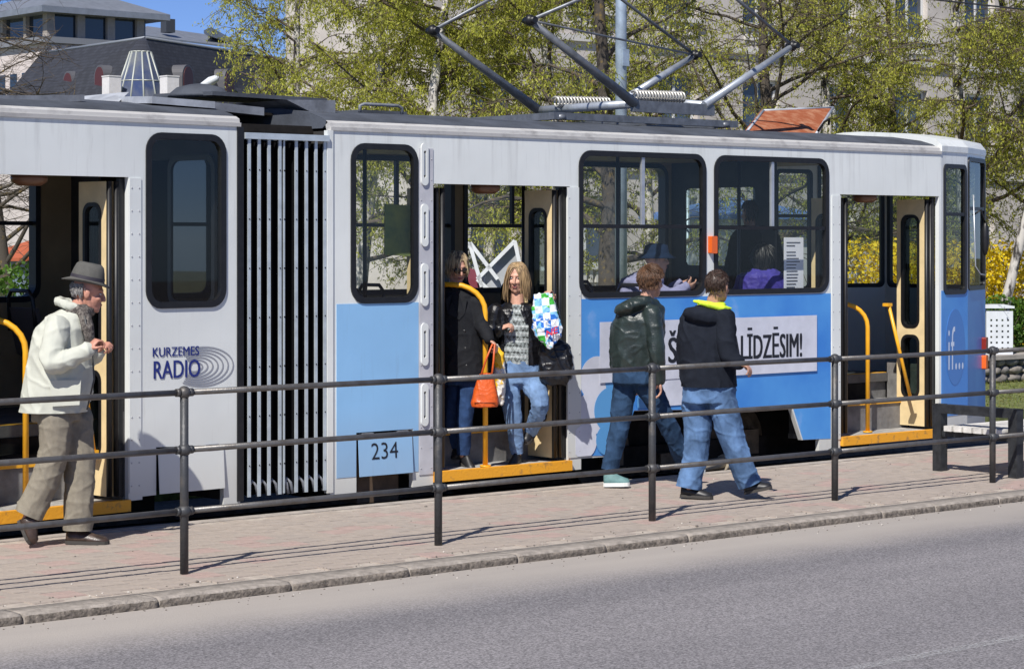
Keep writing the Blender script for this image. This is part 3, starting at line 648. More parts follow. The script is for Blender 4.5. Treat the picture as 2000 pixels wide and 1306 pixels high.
seat(rear_fn, DR[1] + 0.35, 0.14); seat(rear_fn, DR[1] + 0.4, 1.62); seat(rear_fn, DR[0] + 0.2, 1.62)
# stanchions inside
for s, d in ((D1[0] - .1, .75), (D1[1] + .15, .75), (D1[1] + 1.3, .8), (D2[0] - .5, .8)):
    TP(MB().tube([front_fn(s, FZ, d), front_fn(s, ZT - .07, d)], 0.017, 8).build('stanchion', tubeb))
# --- painted panels (thin skins on the wall)
def skin(fn, poly, holes, mat, name, d=-0.0035):
    mb = MB(); mb.plate(poly, holes, fn, d, -0.0005); return TP(mb.build(name, mat))
bandz = pf(740, 592)[1]
lb0, lb1 = pf(657, 700)[0], pf(817, 700)[0]; zlow = pf(676, 932)[1]
hz0 = pf(750, 926)[1]; hzt = out[20][1]; hx0, hx1 = out[21][0], out[20][0]
skin(front_fn, [(lb0, zlow), (hx0 - .004, zlow), (hx0 - .004, hzt + .004), (hx1 + .004, hzt + .004), (hx1 + .004, zlow), (lb1, zlow), (lb1, bandz), (lb0, bandz)], [], paint_lb, 'blue_panel')
ad = [pf(*p) for p in [(1122, 890), (1122, 579), (1622, 573), (1622, 790), (1546, 796), (1238, 801), (1206, 889)]]
ad[1] = (ad[1][0], bandz - .005); ad[2] = (ad[2][0], bandz - .005)
adp = skin(front_fn, ad, [], paint_ad, 'advert_panel')
ap = [pf(*p) for p in [(1549, 797.5), (1622, 791.5), (1622, 856), (1568, 858)]]
skin(front_fn, ap, [], paint_ad, 'advert_panel', -0.003)
# printed bubbles and white message board on the advertisement
pw = M('print_white', (0.62, 0.64, 0.72), 0.4, var=0.10, vscale=4); pb = M('print_cyan', (0.10, 0.33, 0.66), 0.4); pbk = M('print_black', (0.012, 0.013, 0.018), 0.4); navy = M('print_navy', (0.016, 0.028, 0.19), 0.4); pgr = M('print_grey', (0.30, 0.31, 0.34), 0.4)
def clip(poly, inside, cut):
    r = []
    for i in range(len(poly)):
        p, q = poly[i], poly[(i + 1) % len(poly)]; a, b = inside(p), inside(q)
        if a: r.append(p)
        if a != b: r.append(cut(p, q))
    return r
def disc(cx, cz, r, mat, d):
    poly = [(cx + r * math.cos(k * math.pi / 16), cz + r * math.sin(k * math.pi / 16)) for k in range(32)]
    xl = ad[1][0] + .003; zl = pf(1165, 888)[1]
    lerp = lambda p, q, t: (p[0] + (q[0] - p[0]) * t, p[1] + (q[1] - p[1]) * t)
    poly = clip(poly, lambda p: p[0] >= xl, lambda p, q: lerp(p, q, (xl - p[0]) / (q[0] - p[0])))
    poly = clip(poly, lambda p: p[1] >= zl, lambda p, q: lerp(p, q, (zl - p[1]) / (q[1] - p[1]))) if poly else poly
    a0, a1 = pf(1240, 800), pf(1208, 888)
    side = lambda p: (a1[0] - a0[0]) * (p[1] - a0[1]) - (a1[1] - a0[1]) * (p[0] - a0[0])
    ok = lambda p: p[1] > a0[1] + .003 or side(p) < 0
    poly = [p for p in poly if ok(p)]
    if len(poly) > 2: mb = MB(); mb.plate(poly, [], front_fn, d, d + .0008); sub(mb.build('printed_bubble', mat), adp)
for k, (px, py, r, mt) in enumerate([(1165, 740, .19, pw), (1215, 740, .20, pb), (1150, 810, .18, pw), (1192, 800, .19, pb), (1280, 745, .24, pw), (1140, 862, .14, pw), (1185, 858, .13, pb), (1328, 765, .20, pw), (1262, 785, .12, pb)]):
    c = pf(px, py); disc(c[0], c[1], r, mt, -0.0050 - 0.0009 * k)
mbz = [pf(1169, 628), pf(1593, 616), pf(1593, 727), pf(1169, 744)]
ztp, zbt = (mbz[0][1] + mbz[1][1]) / 2, (mbz[2][1] + mbz[3][1]) / 2
mb = MB(); mb.plate([(mbz[0][0], zbt), (mbz[1][0], zbt), (mbz[1][0], ztp), (mbz[0][0], ztp)], [], front_fn, -0.016, -0.0145); sub(mb.build('message_board', pw), adp)
zl0, zl1 = pf(1500, 699)[1], pf(1500, 648)[1]
sub(lettering('PALĪDZĒSIM!', front_fn, pf(1413, 680)[0], pf(1563, 680)[0], zl0, zl1 + .045, -0.018, pbk, 'lettering', None, 0.0, 3), adp)
sub(lettering('ŠS', front_fn, pf(1303, 690)[0], pf(1338, 690)[0], zl0, zl1 + .045, -0.018, pbk, 'lettering', None, 0.0, 3), adp)
# rear section print: station name and rings
zA, zB = pr(344, 695)[1], pr(344, 677)[1]
lw = lettering('KURZEMES', rear_fn, pr(298, 686)[0], pr(388, 686)[0], zA, zB, -0.004, navy, 'lettering', None, 0.0, 3); TP(lw)
lw = lettering('RADIO', rear_fn, pr(300, 720)[0], pr(390, 720)[0], pr(344, 738)[1], pr(344, 703)[1], -0.004, navy, 'lettering', None, 0.0, 3); TP(lw)
rc_ = pr(392, 716)
ringo = None
for k in range(7):
    sx = 0.075 + 0.034 * k; sz = sx * 0.52; cx = rc_[0] - 0.055 + 0.012 * k
    el = lambda a, b: [(cx + a * math.cos(t * math.pi / 18), rc_[1] + b * math.sin(t * math.pi / 18)) for t in range(-13, 14)]
    mb = MB(); o1, i1 = el(sx, sz), el(sx - 0.012, sz - 0.011)
    mb.add([rear_fn(*p, -0.0026) for p in o1] + [rear_fn(*p, -0.0026) for p in i1], [(i, i + 1, i + 1 + len(o1), i + len(o1)) for i in range(len(o1) - 1)])
    TP(mb.build('printed_ring', pgr))
# --- service hatches
def hatch(fn, P, corners, mat, label=None):
    (x0, zt), (x1, _), (_, zb) = P(*corners[0]), P(*corners[1]), P(*corners[2])
    mb = MB(); vs = []
    tilt = lambda s, z, d: fn(s, z, d - 0.010 - 0.02 * (zt - z) / (zt - zb))
    mb.plate([(x0 + .006, zb), (x1 - .006, zb), (x1 - .006, zt - .03), (x0 + .006, zt - .03)], [], tilt, 0, 0.006); h = TP(mb.build('service_hatch', mat))
    for f in (0.18, 0.82):
        s = x0 + (x1 - x0) * f; mb = MB(); mb.plate([(s - .05, zt - .045), (s + .05, zt - .045), (s + .05, zt - .012), (s - .05, zt - .012)], [], fn, -0.02, 0.03); sub(mb.build('hinge', grey_mid), h)
    return h, (x0, x1, zb, zt), tilt
h1, hb, tl = hatch(front_fn, pf, [(697, 843), (804, 838), (750, 926)], paint_lb)
lettering('234', tl, pf(722, 880)[0], pf(774, 880)[0], pf(748, 895)[1], pf(748, 863)[1], -0.003, pbk, 'lettering', None, -0.005).parent = h1
hatch(rear_fn, pr, [(306, 872), (436, 868), (370, 958)], paint_w)
# --- riveted strips beside the doors and finger-grip vents
rivet_m = M('rivet', (0.45, 0.45, 0.47), 0.4, 0.5)
grey_strip = M('strip_grey_paint', (0.50, 0.50, 0.53), 0.45, var=0.1, vscale=5)
def strip(fn, P, l, r, t, b, mat):
    a, zb2, c, zt2 = rect_from(P, l, r, t, b, 650)
    mb = MB(); mb.plate([(a, zb2), (c, zb2), (c, zt2), (a, zt2)], [], fn, -0.007, -0.0005); o = TP(mb.build('riveted_strip', mat))
    mb = MB(); z = zb2 + 0.05
    while z < zt2 - .03:
        for s in (a + .018, c - .018): mb.ell(fn(s, z, -0.008), (Vector((1, 0, 0)), Vector((0, 1, 0)), Vector((0, 0, 1))), (.006, .004, .006), 6, 4)
        z += 0.16
    tag(sub(mb.build('rivets', rivet_m), o), kind='stuff'); return o
strip(front_fn, pf, 1108, 1134, 366, 893, paint_w); strip(front_fn, pf, 1624, 1641, 382, 858, paint_w)
strip(rear_fn, pr, 252, 275, 348, 962, paint_w)
gs = strip(front_fn, pf, 818, 845, 290, 926, grey_strip)
for py in (321, 440, 556, 672, 790):
    c = pf(827, py); mb = MB(); w, h = .034, .165
    mb.plate(rrect(c[0] - w, c[1] - h, c[0] + w, c[1] + h, .033), [rrect(c[0] - .012, c[1] - .105, c[0] + .012, c[1] + .105, .011)], front_fn, -0.022, -0.0072)
    g_ = TP(mb.build('grip_vent', paint_w))
    mb = MB(); mb.plate(rrect(c[0] - .011, c[1] - .104, c[0] + .011, c[1] + .104, .01), [], front_fn, -0.010, -0.0075); sub(mb.build('slot', rubber), g_)
    mb = MB(); mb.plate(rrect(c[0] - .006, c[1] - .085, c[0] + .006, c[1] + .085, .005), [], front_fn, -0.017, -0.0105); sub(mb.build('latch', alu), g_)
c = pf(1388, 478); mb = MB(); mb.plate(rrect(c[0] - .034, c[1] - .075, c[0] + .034, c[1] + .075, .008), [], front_fn, -0.05, -0.001); TP(mb.build('side_indicator', orange_lens))
# --- articulation: bellows with metal hoops
BL0, BL1 = R0 + RU * 0.0, front_fn(S0F, 0, 0)
hoops = [486, 505, 524, 545, 553, 577, 597, 616, 634]
bel_m = M('bellows_black', (0.004, 0.004, 0.005), 0.9, spec=.1); hoop_m = M('bellows_hoop', (0.50, 0.56, 0.60), 0.45, 0.3, var=0.12, vscale=9)
pts = []; N_ = 18
pa, pb_ = Vector((R0.x, R0.y, 0)), Vector((S0F, YF, 0))
rings = []
for i in range(2 * N_ + 1):
    t = i / (2 * N_); c = pa.lerp(pb_, t); dep = 0.03 if i % 2 == 0 else 0.14
    rings.append([(c.x, c.y + dep, 0.13), (c.x, c.y + WID - dep, 0.13), (c.x, c.y + WID - dep, 2.72), (c.x, c.y + dep, 2.72)])
mb = MB(); mb.loft(rings, smooth=False, cap=False); bel = TP(mb.build('bellows', bel_m))
for px in hoops:
    t = (px - 470) / (645 - 470.0); c = pa.lerp(pb_, t); zb3, zt3 = 0.12 + 0.02 * random.Random(px).random(), 2.775
    mb = MB(); w = 0.024 if px != 553 else 0.012
    mb.box((c.x - w / 2, c.y - 0.006, zb3), (c.x + w / 2, c.y + 0.006, zt3)); mb.box((c.x - w / 2, c.y + 0.006, zt3 - .03), (c.x + w / 2, c.y + WID, zt3)); mb.box((c.x - w / 2, c.y + WID - .02, zb3), (c.x + w / 2, c.y + WID, zt3 - .03))
    for z in np.arange(0.35, 2.7, 0.36): mb.ell((c.x, c.y - .007, z), (Vector((1, 0, 0)), Vector((0, 1, 0)), Vector((0, 0, 1))), (.006, .004, .006), 6, 4, 1)
    sub(mb.build('hoop', [hoop_m, under]), bel)
    mb = MB(); q = c + Vector((0.045, 0.02, 0))             # sagging lower hem between hoops
    mb.tube([q + Vector((-.045, 0, 0.12)), q + Vector((-.03, 0, 0.20)), q + Vector((0, 0.01, 0.235)), q + Vector((.03, 0, 0.2)), q + Vector((.045, 0, 0.12))], 0.012, 6); sub(mb.build('hem_loop', grey_mid), bel)
mb = MB(); mb.box((pa.x + .03, pa.y - .02, 2.735), (pb_.x - .03, pb_.y + .02, 2.78)); sub(mb.build('top_rail', hoop_m), bel)
for s, fn, d in ((S0F, front_fn, 0), (0, rear_fn, 0)):
    mb = MB(); mb.plate([(s - .035, .1), (s + .02, .1), (s + .02, ZT), (s - .035, ZT)], [], fn, -0.012, 0.03); TP(mb.build('end_post', paint_w if fn is front_fn else rubber))
# articulation roof plates
def rplate(px0, py0, px1, py1, Y0, Y1, th, mat, name='roof_plate'):
    a, b_ = PY(px0, py0, Y0), PY(px1, py1, Y0); h = th
    mb = MB(); mb.loft([[a, a + Vector((0, Y1 - Y0, .02)), a + Vector((0, Y1 - Y0, h + .02)), a + Vector((0, 0, h))], [b_, b_ + Vector((0, Y1 - Y0, .02)), b_ + Vector((0, Y1 - Y0, h + .02)), b_ + Vector((0, 0, h))]], smooth=False)
    return TP(mb.build(name, mat))
lt = M('roof_plate_light', (0.42, 0.44, 0.47), 0.6, 0.2, var=0.25, vscale=5)
rplate(-40, 200, 165, 198, 14.0, 15.0, 0.045, grey_mid)
rplate(297, 202, 420, 212, 14.05, 14.5, 0.05, lt); rplate(420, 216, 516, 226, 14.1, 14.5, 0.06, grey_mid)
rplate(180, 206, 640, 232, 14.6, 15.7, 0.02, under); rplate(415, 186, 640, 200, 14.75, 15.6, 0.03, grey_roof)
mb = MB(); q = [PY(560, 195, 14.3), PY(655, 196, 14.3), PY(655, 228, 14.3), PY(627, 229, 14.3)]
mb.loft([q, [p + Vector((0, .8, 0)) for p in q]], smooth=False); TP(mb.build('hood_plate', grey_mid))
mb = MB(); q = [PY(190, 204, 14.4), PY(235, 181, 14.6), PY(252, 180, 14.6), PY(228, 203, 14.4)]
mb.loft([q, [p + Vector((0, 1.0, 0)) for p in q]], smooth=False); TP(mb.build('hood_plate', lt))
mb = MB(); mb.box((pa.x - .3, pa.y + .25, 2.80), (pb_.x + .1, pb_.y + WID - .25, 2.86)); TP(mb.build('articulation_deck', under))
c = PY(390, 178, 15.1); rings = []
for r, z in ((.25, -.05), (.245, -.03), (.18, .025), (.08, .05), (.01, .058)): rings.append([c + Vector((r * math.cos(k * math.pi / 12), r * math.sin(k * math.pi / 12), z)) for k in range(24)])
TP(MB().loft(rings).build('roof_vent', grey_roof))
mb = MB(); a, b_ = PY(703, 220, 14.7), PY(785, 224, 14.7); up = Vector((0, 0, .07)); mb.tube([a, a + up * .8, a.lerp(b_, .1) + up, a.lerp(b_, .9) + up, b_ + up * .8, b_], 0.014, 8); TP(mb.build('roof_grab_bar', grey_mid))
mb = MB(); a = PY(660, 222, 14.9); mb.box((a.x + .25, 14.95, 2.99), (a.x + .75, 15.4, 3.065)); TP(mb.build('roof_box', grey_roof))
# rusty cover standing tilted on the roof
q = [PY(1455, 263, 14.6), PY(1592, 265, 14.6), PY(1626, 212, 15.15), PY(1490, 218, 15.15)]
th = Vector((0.02, -.0, .02)); mb = MB(); mb.loft([q, [p + Vector((.012, .03, .02)) for p in q]], smooth=False); cv = TP(mb.build('roof_cover', rust))
mb = MB()
for i in range(4): mb.tube([q[i] + th * .4, q[(i + 1) % 4] + th * .4], 0.014, 6)
sub(mb.build('cover_rim', lt), cv)
mb = MB(); e = (q[0] + q[1]) / 2; mb.tube([e + Vector((.5, -.02, .05)), e + Vector((.55, -.06, .14)), e + Vector((.62, -.06, .17)), e + Vector((.66, -.02, .12))], .012, 6); sub(mb.build('cover_handle', under), cv)
# --- pantograph
YN, YP = 14.42, 15.62
pg_m = M('pantograph_steel', (0.17, 0.18, 0.195), 0.45, 0.5, var=0.25, vscale=10); pgl = M('pantograph_tube_pale', (0.36, 0.39, 0.43), 0.4, 0.4, var=0.2, vscale=8); spring_m = M('spring_steel', (0.55, 0.53, 0.48), 0.4, 0.5)
pbase = MB()
a0, a1 = PY(1235, 207, YN), PY(1392, 216, YN)
pbase.bar(a0, a1, .05, .10); z0 = a0.z - 0.12
for y in (YN, YP): pbase.box((a0.x - .95, y - .03, z0 - .03), (a1.x + .3, y + .03, z0 + .03))
for x in (a0.x - .9, a0.x + .3, a1.x + .2): pbase.box((x - .03, YN, z0 - .031), (x + .03, YP, z0 + .029))
for x in (a0.x - .85, a1.x + .15):
    for y in (YN, YP): pbase.tube([(x, y, ZT + .2), (x, y, ZT + .24), (x, y, ZT + .25), (x, y, z0)], [.05, .05, .03, .03], 10)
pan = TP(pbase.build('pantograph', pg_m))
def arm(p, q, r0, r1, m=pg_m, nm='lower_arm'):
    mb = MB(); mb.tube([p, q], [r0, r1], 10); return sub(mb.build(nm, m), pan)
piv = {}
E = {}
for nm, Y, L_, R_, PL, PR_, UL, UR in (('n', YN, (1035, 40), (1548, 90), (1240, 203), (1375, 206), (1130, 0), (1440, 0)), ('f', YP, (845, 60), (1357, 108), (1052, 216), (1225, 192), (955, 0), (1215, 0))):
    l, r, pl, pr2 = PY(*L_, Y), PY(*R_, Y), PY(*PL, Y), PY(*PR_, Y)
    arm(pl, l, .046, .027, pg_m); arm(pr2, r, .042, .026, pgl)
    ul, ur = PY(*UL, Y), PY(*UR, Y)
    dl, dr = (ul - l), (ur - r); t = ((r.x - l.x)) / (dl.x / dl.z - dr.x / dr.z) if False else None
    # apex where the two upper arms meet
    k = ((r.x - l.x) * dr.z - (r.z - l.z) * dr.x) / (dl.x * dr.z - dl.z * dr.x); ap_ = l + dl * k
    arm(l, ap_, .016, .014, pg_m, 'upper_arm'); arm(r, ap_, .016, .014, pg_m, 'upper_arm')
    for e in (l, r):
        mb = MB(); mb.ell(e, (Vector((1, 0, 0)), Vector((0, 1, 0)), Vector((0, 0, 1))), (.05, .045, .05), 12, 8); mb.tube([e + Vector((0, -.07, 0)), e + Vector((0, .07, 0))], .03, 10); sub(mb.build('elbow_joint', rubber), pan)
    E[nm] = (l, r, pl, pr2, ap_)
for i in (2, 3): arm(E['n'][i], E['f'][i], .04, .04, pgl, 'axle')
arm(E['n'][0], E['f'][1], .010, .010, pg_m, 'brace'); 
for dx in (-.18, .18):
    mb = MB(); c0, c1 = E['n'][4] + Vector((dx, -.25, .06)), E['f'][4] + Vector((dx, .25, .06)); mb.tube([c0 + Vector((0, -.2, -.14)), c0, c1, c1 + Vector((0, .2, -.14))], .02, 8); sub(mb.build('collector_shoe', pg_m), pan)
for nm in 'nf': arm(E[nm][4] + Vector((-.2, 0, .02)), E[nm][4] + Vector((.2, 0, .02)), .018, .018, pg_m, 'head_tube')
def spring(a, b, R=.045, turns=17):
    mb = MB(); d = b - a; n = turns * 8; u = d.normalized(); v = u.orthogonal().normalized(); w = u.cross(v)
    mb.tube([a + d * (i / n) + (v * math.cos(i * math.pi / 4) + w * math.sin(i * math.pi / 4)) * R for i in range(n + 1)], .011, 5); sub(mb.build('spring', spring_m), pan)
spring(PY(1084, 199, 15.3), PY(1190, 201, 15.3)); spring(PY(1238, 187, 14.6), PY(1335, 190, 14.6))
# --- bogie seen through the wheel opening
bs = (pf(1238, 800)[0] + pf(1546, 797)[0]) / 2
wheel_m = M('wheel_steel', (0.11, 0.085, 0.06), 0.6, 0.5, var=0.4, vscale=8)
bog = TP(MB().box((bs - 1.15, 14.32, 0.03), (bs + 1.15, 14.40, 0.20)).build('bogie', under))
mb = MB(); mb.box((bs - .3, 14.22, -.02), (bs + .3, 14.31, .13)); sub(mb.build('bogie_box', wheel_m), bog)
for dx in (-0.85, 0.85):
    for y in (14.45, 15.45):
        w = MB(); c = Vector((bs + dx, y, BED + 0.05 + 0.34))
        ring = lambda r, q: [c + Vector((r * math.cos(k * math.pi / 14), q, r * math.sin(k * math.pi / 14))) for k in range(28)]
        w.loft([ring(.06, -.09), ring(.09, -.07), ring(.1, -.035), ring(.22, -.025), ring(.26, -.05), ring(.34, -.05), ring(.34, .03), ring(.37, .035), ring(.37, .06), ring(.1, .06)], smooth=False); sub(w.build('wheel', wheel_m), bog)
    mb = MB(); mb.box((bs + dx - .10, 14.22, .06), (bs + dx + .10, 14.31, .28)); sub(mb.build('axle_box', wheel_m), bog)
mb = MB(); mb.tube([(bs - .1, 14.1, .0), (bs + .35, 14.1, .02)], .05, 10); mb.tube([(bs + .35, 14.1, .02), (bs + .42, 14.1, .02)], .075, 10); sub(mb.build('brake_cylinder', M('brake_pale', (.42, .36, .27), .6, var=.3)), bog)
# rear-section bogie and underfloor boxes
TP(MB().box((R0.x - 2.2, 14.25, .0), (R0.x - 1.3, 14.5, .5)).build('underfloor_box', under))
TP(MB().box((S0F + .35, 13.98, -.02), (S0F + .75, 14.4, .5)).build('underfloor_box', M('box_brown', (.10, .065, .04), .8, var=.3)))
# --- nose: three facets narrowing to the front
def hit(p0, direc, px):                                   # where a line on the plan meets the sight line of a photo column
    r = ray(px, HY); n = Vector((-r.y, r.x, 0)); return p0 + direc * (-(p0.dot(n)) / direc.dot(n))
n0 = Vector((S1F, YF, 0)); n1 = hit(n0, Vector((math.cos(.20), math.sin(.20), 0)), 1889); n2 = hit(n1, Vector((math.cos(.44), math.sin(.44), 0)), 1924)
plan = [n0, n1, n2]; mirror = lambda p: Vector((p.x, 2 * YF + WID - p.y, 0))
plan = plan + [mirror(p) for p in reversed(plan)]
NB, zmid = 0.12, None
def facet(a, b, name, mat, rects, d0=0.0, d1=.03, z0=NB, z1=ZT + .03):
    u = (b - a); Ln = u.length; u = u / Ln; nn = Vector((-u.y, u.x, 0))
    fn = lambda s, z, d: Vector((a.x + u.x * s + nn.x * d, a.y + u.y * s + nn.y * d, z))
    mb = MB(); mb.plate([(0, z0), (Ln, z0), (Ln, z1), (0, z1)], [rrect(q0 * Ln, a_, q1 * Ln, b_, .05) for q0, a_, q1, b_ in rects], fn, d0, d1); o = TP(mb.build(name, mat)); return o, fn, Ln
zw0, zw1 = PY(1865, 570, n0.y + .15).z, PY(1865, 326, n0.y + .15).z
for i in range(5):
    a, b_ = plan[i], plan[i + 1]
    rects = [(.12, zw0, .92, zw1)] if i in (0, 4) else [(.06, zw0 + .03, .95, zw1 + .08)]
    o, fn, Ln = facet(a, b_, 'nose_panel', paint_w, rects)
    q0, za, q1, zb4 = rects[0]; q0 *= Ln; q1 *= Ln
    mb = MB(); mb.plate(rrect(q0 - .02, za - .02, q1 + .02, zb4 + .02, .06), [rrect(q0 + .022, za + .022, q1 - .022, zb4 - .022, .04)], fn, -.012, .035); w = TP(mb.build('cab_window', rubber))
    sheet(rrect(q0, za, q1, zb4, .05), fn, .012, darkglass, w)
    zz = za + (zb4 - za) * .62
    if i in (0, 1, 4): mb = MB(); mb.plate([(q0 + .02, zz - .016), (q1 - .02, zz - .016), (q1 - .02, zz + .016), (q0 + .02, zz + .016)], [], fn, -.008, .03); sub(mb.build('window_bar', rubber), w)
    mb = MB(); mb.plate([(.002, NB + .18), (Ln - .002, NB + .18), (Ln - .002, bandz - .005), (.002, bandz - .005)], [], fn, -.0035, -.0005); TP(mb.build('advert_panel', paint_ad))
    if i == 0:
        c = Ln * .52; zc = PY(1872, 675, n0.y + .2).z
        mb = MB(); mb.plate([(c + .21 * math.cos(k * math.pi / 18), zc + .37 * math.sin(k * math.pi / 18)) for k in range(36)], [], fn, -.006, -.004); dsk = TP(mb.build('printed_disc', M('print_mid_blue', (.06, .21, .56), .4)))
        sub(lettering('if...', fn, c - .15, c + .17, zc - .22, zc + .2, -.0075, M('print_pale', (.62, .72, .86), .4), 'lettering', None, -.006), dsk)
    if i == 1:
        mb = MB(); s_ = Ln * .2
        mb.tube([fn(s_, zw0 + .75, -.02), fn(s_, zw0 + .8, -.10), fn(s_ + .09, zw0 + .68, -.12)], .011, 8); mb.ell(fn(s_ + .10, zw0 + .52, -.12), (Vector((1, 0, 0)), Vector((0, 1, 0)), Vector((0, 0, 1))), (.04, .04, .17), 12, 8); TP(mb.build('wing_mirror', rubber))
        mb = MB(); mb.tube([fn(s_ - .02, zw0 + .95, -.03), fn(s_ - .02, zw0 + .25, -.05), fn(s_ + .02, zw0 + .17, -.09), fn(s_ + .2, zw0 + .16, -.1)], .007, 6); TP(mb.build('mirror_stay', alu))
        for zc2, mt in ((.88, M('lamp_dark_red', (.22, .02, .01), .3)), (.70, orange_lens)): mb = MB(); mb.plate(rrect(Ln * .78, zc2, Ln * .78 + .09, zc2 + .14, .015), [], fn, -.05, -.004); TP(mb.build('tail_lamp', mt))
cap = MB(); 
inset = lambda k, z: [Vector((p.x + (S1F - p.x) * k * .5, p.y + (YF + WID / 2 - p.y) * k, z)) for p in plan]
cap.loft([inset(-.01, ZT + .025), inset(-.012, ZT + .08), inset(.05, ZT + .15), inset(.35, ZT + .21), inset(.9, ZT + .25)], smooth=False); TP(cap.build('nose_roof', paint_w))
mb = MB(); mb.loft([inset(.02, NB + .02), inset(.02, .62)], smooth=False); TP(mb.build('nose_floor', under))
mb = MB(); p = PY(1850, 292, 14.3); mb.tube([p, p + Vector((0, 0, .09))], .02, 8); TP(mb.build('marker_light', lt))
# ------------------------------------------------------------------ things behind the tram
wire = tag(MB().tube([(-40, 15.02, 4.50), (90, 15.02, 4.47)], 0.009, 6).build('contact_wire', M('copper_wire', (0.03, 0.03, 0.032), 0.5)), 'thin dark overhead contact wire stretched above the tram roof', 'wire')
galv = M('galvanised_steel', (0.36, 0.43, 0.50), 0.45, 0.35, var=0.18, vscale=7, bump=0.1, bscale=30)
p = D(1213, HY, 27); mb = MB(); mb.tube([(p.x, p.y, -.03), (p.x, p.y, 9.5)], [.078, .055], 20); pole_o = tag(empty('street_pole', (p.x, p.y, -.03)), 'tall plain galvanised street pole rising behind the pantograph', 'pole')
rel(mb.build('shaft', galv), pole_o); rel(MB().box((p.x - .05, p.y - .09, 4.05), (p.x + .05, p.y - .07, 4.25)).build('plate', galv), pole_o); rel(MB().tube([(p.x, p.y, -.03), (p.x, p.y, .25)], .11, 16).build('base_collar', galv), pole_o)
p = D(1343, HY, 40); pl = tag(empty('park_lamp', (p.x, p.y, .28)), 'slim pale park lamp with a cone head seen through the tram window', 'lamp')
rel(MB().tube([(p.x, p.y, .28), (p.x, p.y, 2.9)], .035, 10).build('post', galv), pl)
mb = MB(); rg = lambda r, z: [Vector((p.x + r * math.cos(k * math.pi / 8), p.y + r * math.sin(k * math.pi / 8), z)) for k in range(16)]
mb.loft([rg(.05, 2.88), rg(.16, 3.08), rg(.19, 3.14), rg(.03, 3.2)]); rel(mb.build('lamp_head', M('lamp_white', (.6, .63, .66), .5)), pl)
# cobra street lamp far behind on the left
p = D(372, HY, 62); sl = tag(empty('street_lamp', (p.x, p.y, .28)), 'street lamp with white cobra head in front of the slate roof', 'lamp')
h0, h1 = D(385, 172, 62), D(428, 151, 62)
rel(MB().tube([(p.x, p.y, .28), (p.x, p.y, h0.z - .3), tuple(h0)], [.08, .06, .04], 10).build('post', galv), sl)
mb = MB(); d_ = (h1 - h0); u_ = d_.normalized(); s_ = AX.cross(u_).normalized()
mb.loft([[h0 + d_ * t + (s_ * math.cos(k * math.pi / 6) * 0.8 + AX * math.sin(k * math.pi / 6)) * w for k in range(12)] for t, w in ((0, .04), (.25, .10), (.6, .16), (.9, .12), (1, .03))]); rel(mb.build('lamp_head', M('lamp_white', (.6, .63, .66), .5)), sl)
# white frames with grey and maroon panels on the lawn
fo = D(950, HY, 24.4); fr = tag(empty('playground_frame', (fo.x, fo.y, -.03)), 'white angular frames with grey and maroon panels on the lawn behind the open door', 'frame')
wm = M('frame_white', (.72, .73, .75), .5, var=.08); FD = 24.4
def Q(px, py, dd=0): return D(px, py, FD + dd)
for a, b_ in (((893, 508), (918, 474)), ((917, 474), (941, 560)), ((918, 474), (972, 545)), ((932, 545), (1006, 470)), ((1005, 470), (1016, 520)), ((932, 545), (975, 585)), ((1056, 525), (1078, 525)), ((1066, 526), (1078, 575))):
    mb = MB(); mb.bar(Q(*a), Q(*b_), .055, .04); rel(mb.build('bar', wm), fr)
for po, mt, nm in (([(934, 547), (1003, 478), (1014, 515), (998, 590), (960, 600)], M('frame_grey_panel', (.40, .41, .43), .6, var=.1), 'grey_panel'), ([(896, 515), (930, 528), (950, 575), (945, 610), (890, 590)], M('frame_maroon_panel', (.20, .03, .05), .6, var=.15), 'maroon_panel')):
    q = [Q(*v, .06) for v in po]; mb = MB(); mb.loft([q, [v + AX * .03 for v in q]], smooth=False); rel(mb.build(nm, mt), fr)
for px in (900, 945, 1000, 1068):
    a = Q(px, 540, .08); rel(MB().tube([(a.x, a.y, -.04), (a.x, a.y, a.z)], .025, 8).build('leg', wm), fr)
# kiosk with blue roof, kiosk with red roof
def kiosk(px, F, w, zw, zr, wall, roof, label):
    c = D(px, HY, F); k = tag(empty('kiosk', (c.x, c.y, .28)), label, 'kiosk')
    mb = MB(); mb.box((c.x - w, c.y - w, .28), (c.x + w, c.y + w, zw)); rel(mb.build('wall', wall), k)
    mb = MB(); e = w + .25; mb.loft([[(c.x - e, c.y - e, zw), (c.x + e, c.y - e, zw), (c.x + e, c.y + e, zw), (c.x - e, c.y + e, zw)], [(c.x - e, c.y - e, zw + .08), (c.x + e, c.y - e, zw + .08), (c.x + e, c.y + e, zw + .08), (c.x - e, c.y + e, zw + .08)], [(c.x - .1, c.y - .1, zr), (c.x + .1, c.y - .1, zr), (c.x + .1, c.y + .1, zr), (c.x - .1, c.y + .1, zr)]], smooth=False); rel(mb.build('roof', roof), k)
    rel(MB().box((c.x - w * .7, c.y - w - .02, 1.2), (c.x + w * .5, c.y - w - .001, zw - .25)).build('shop_window', M('kiosk_glass', (.05, .06, .08), .15)), k)
kiosk(1432, 46, 1.1, 2.40, 2.85, M('kiosk_white', (.6, .6, .58), .6), M('kiosk_blue', (.10, .19, .42), .5), 'small white kiosk with blue hipped roof seen through the tram window')
kiosk(72, 60, .9, 1.45, 2.0, M('kiosk_bluegrey', (.20, .25, .33), .6, var=.3, vscale=3), M('kiosk_red', (.48, .12, .05), .6), 'small kiosk with orange red roof seen through the rear doorway')
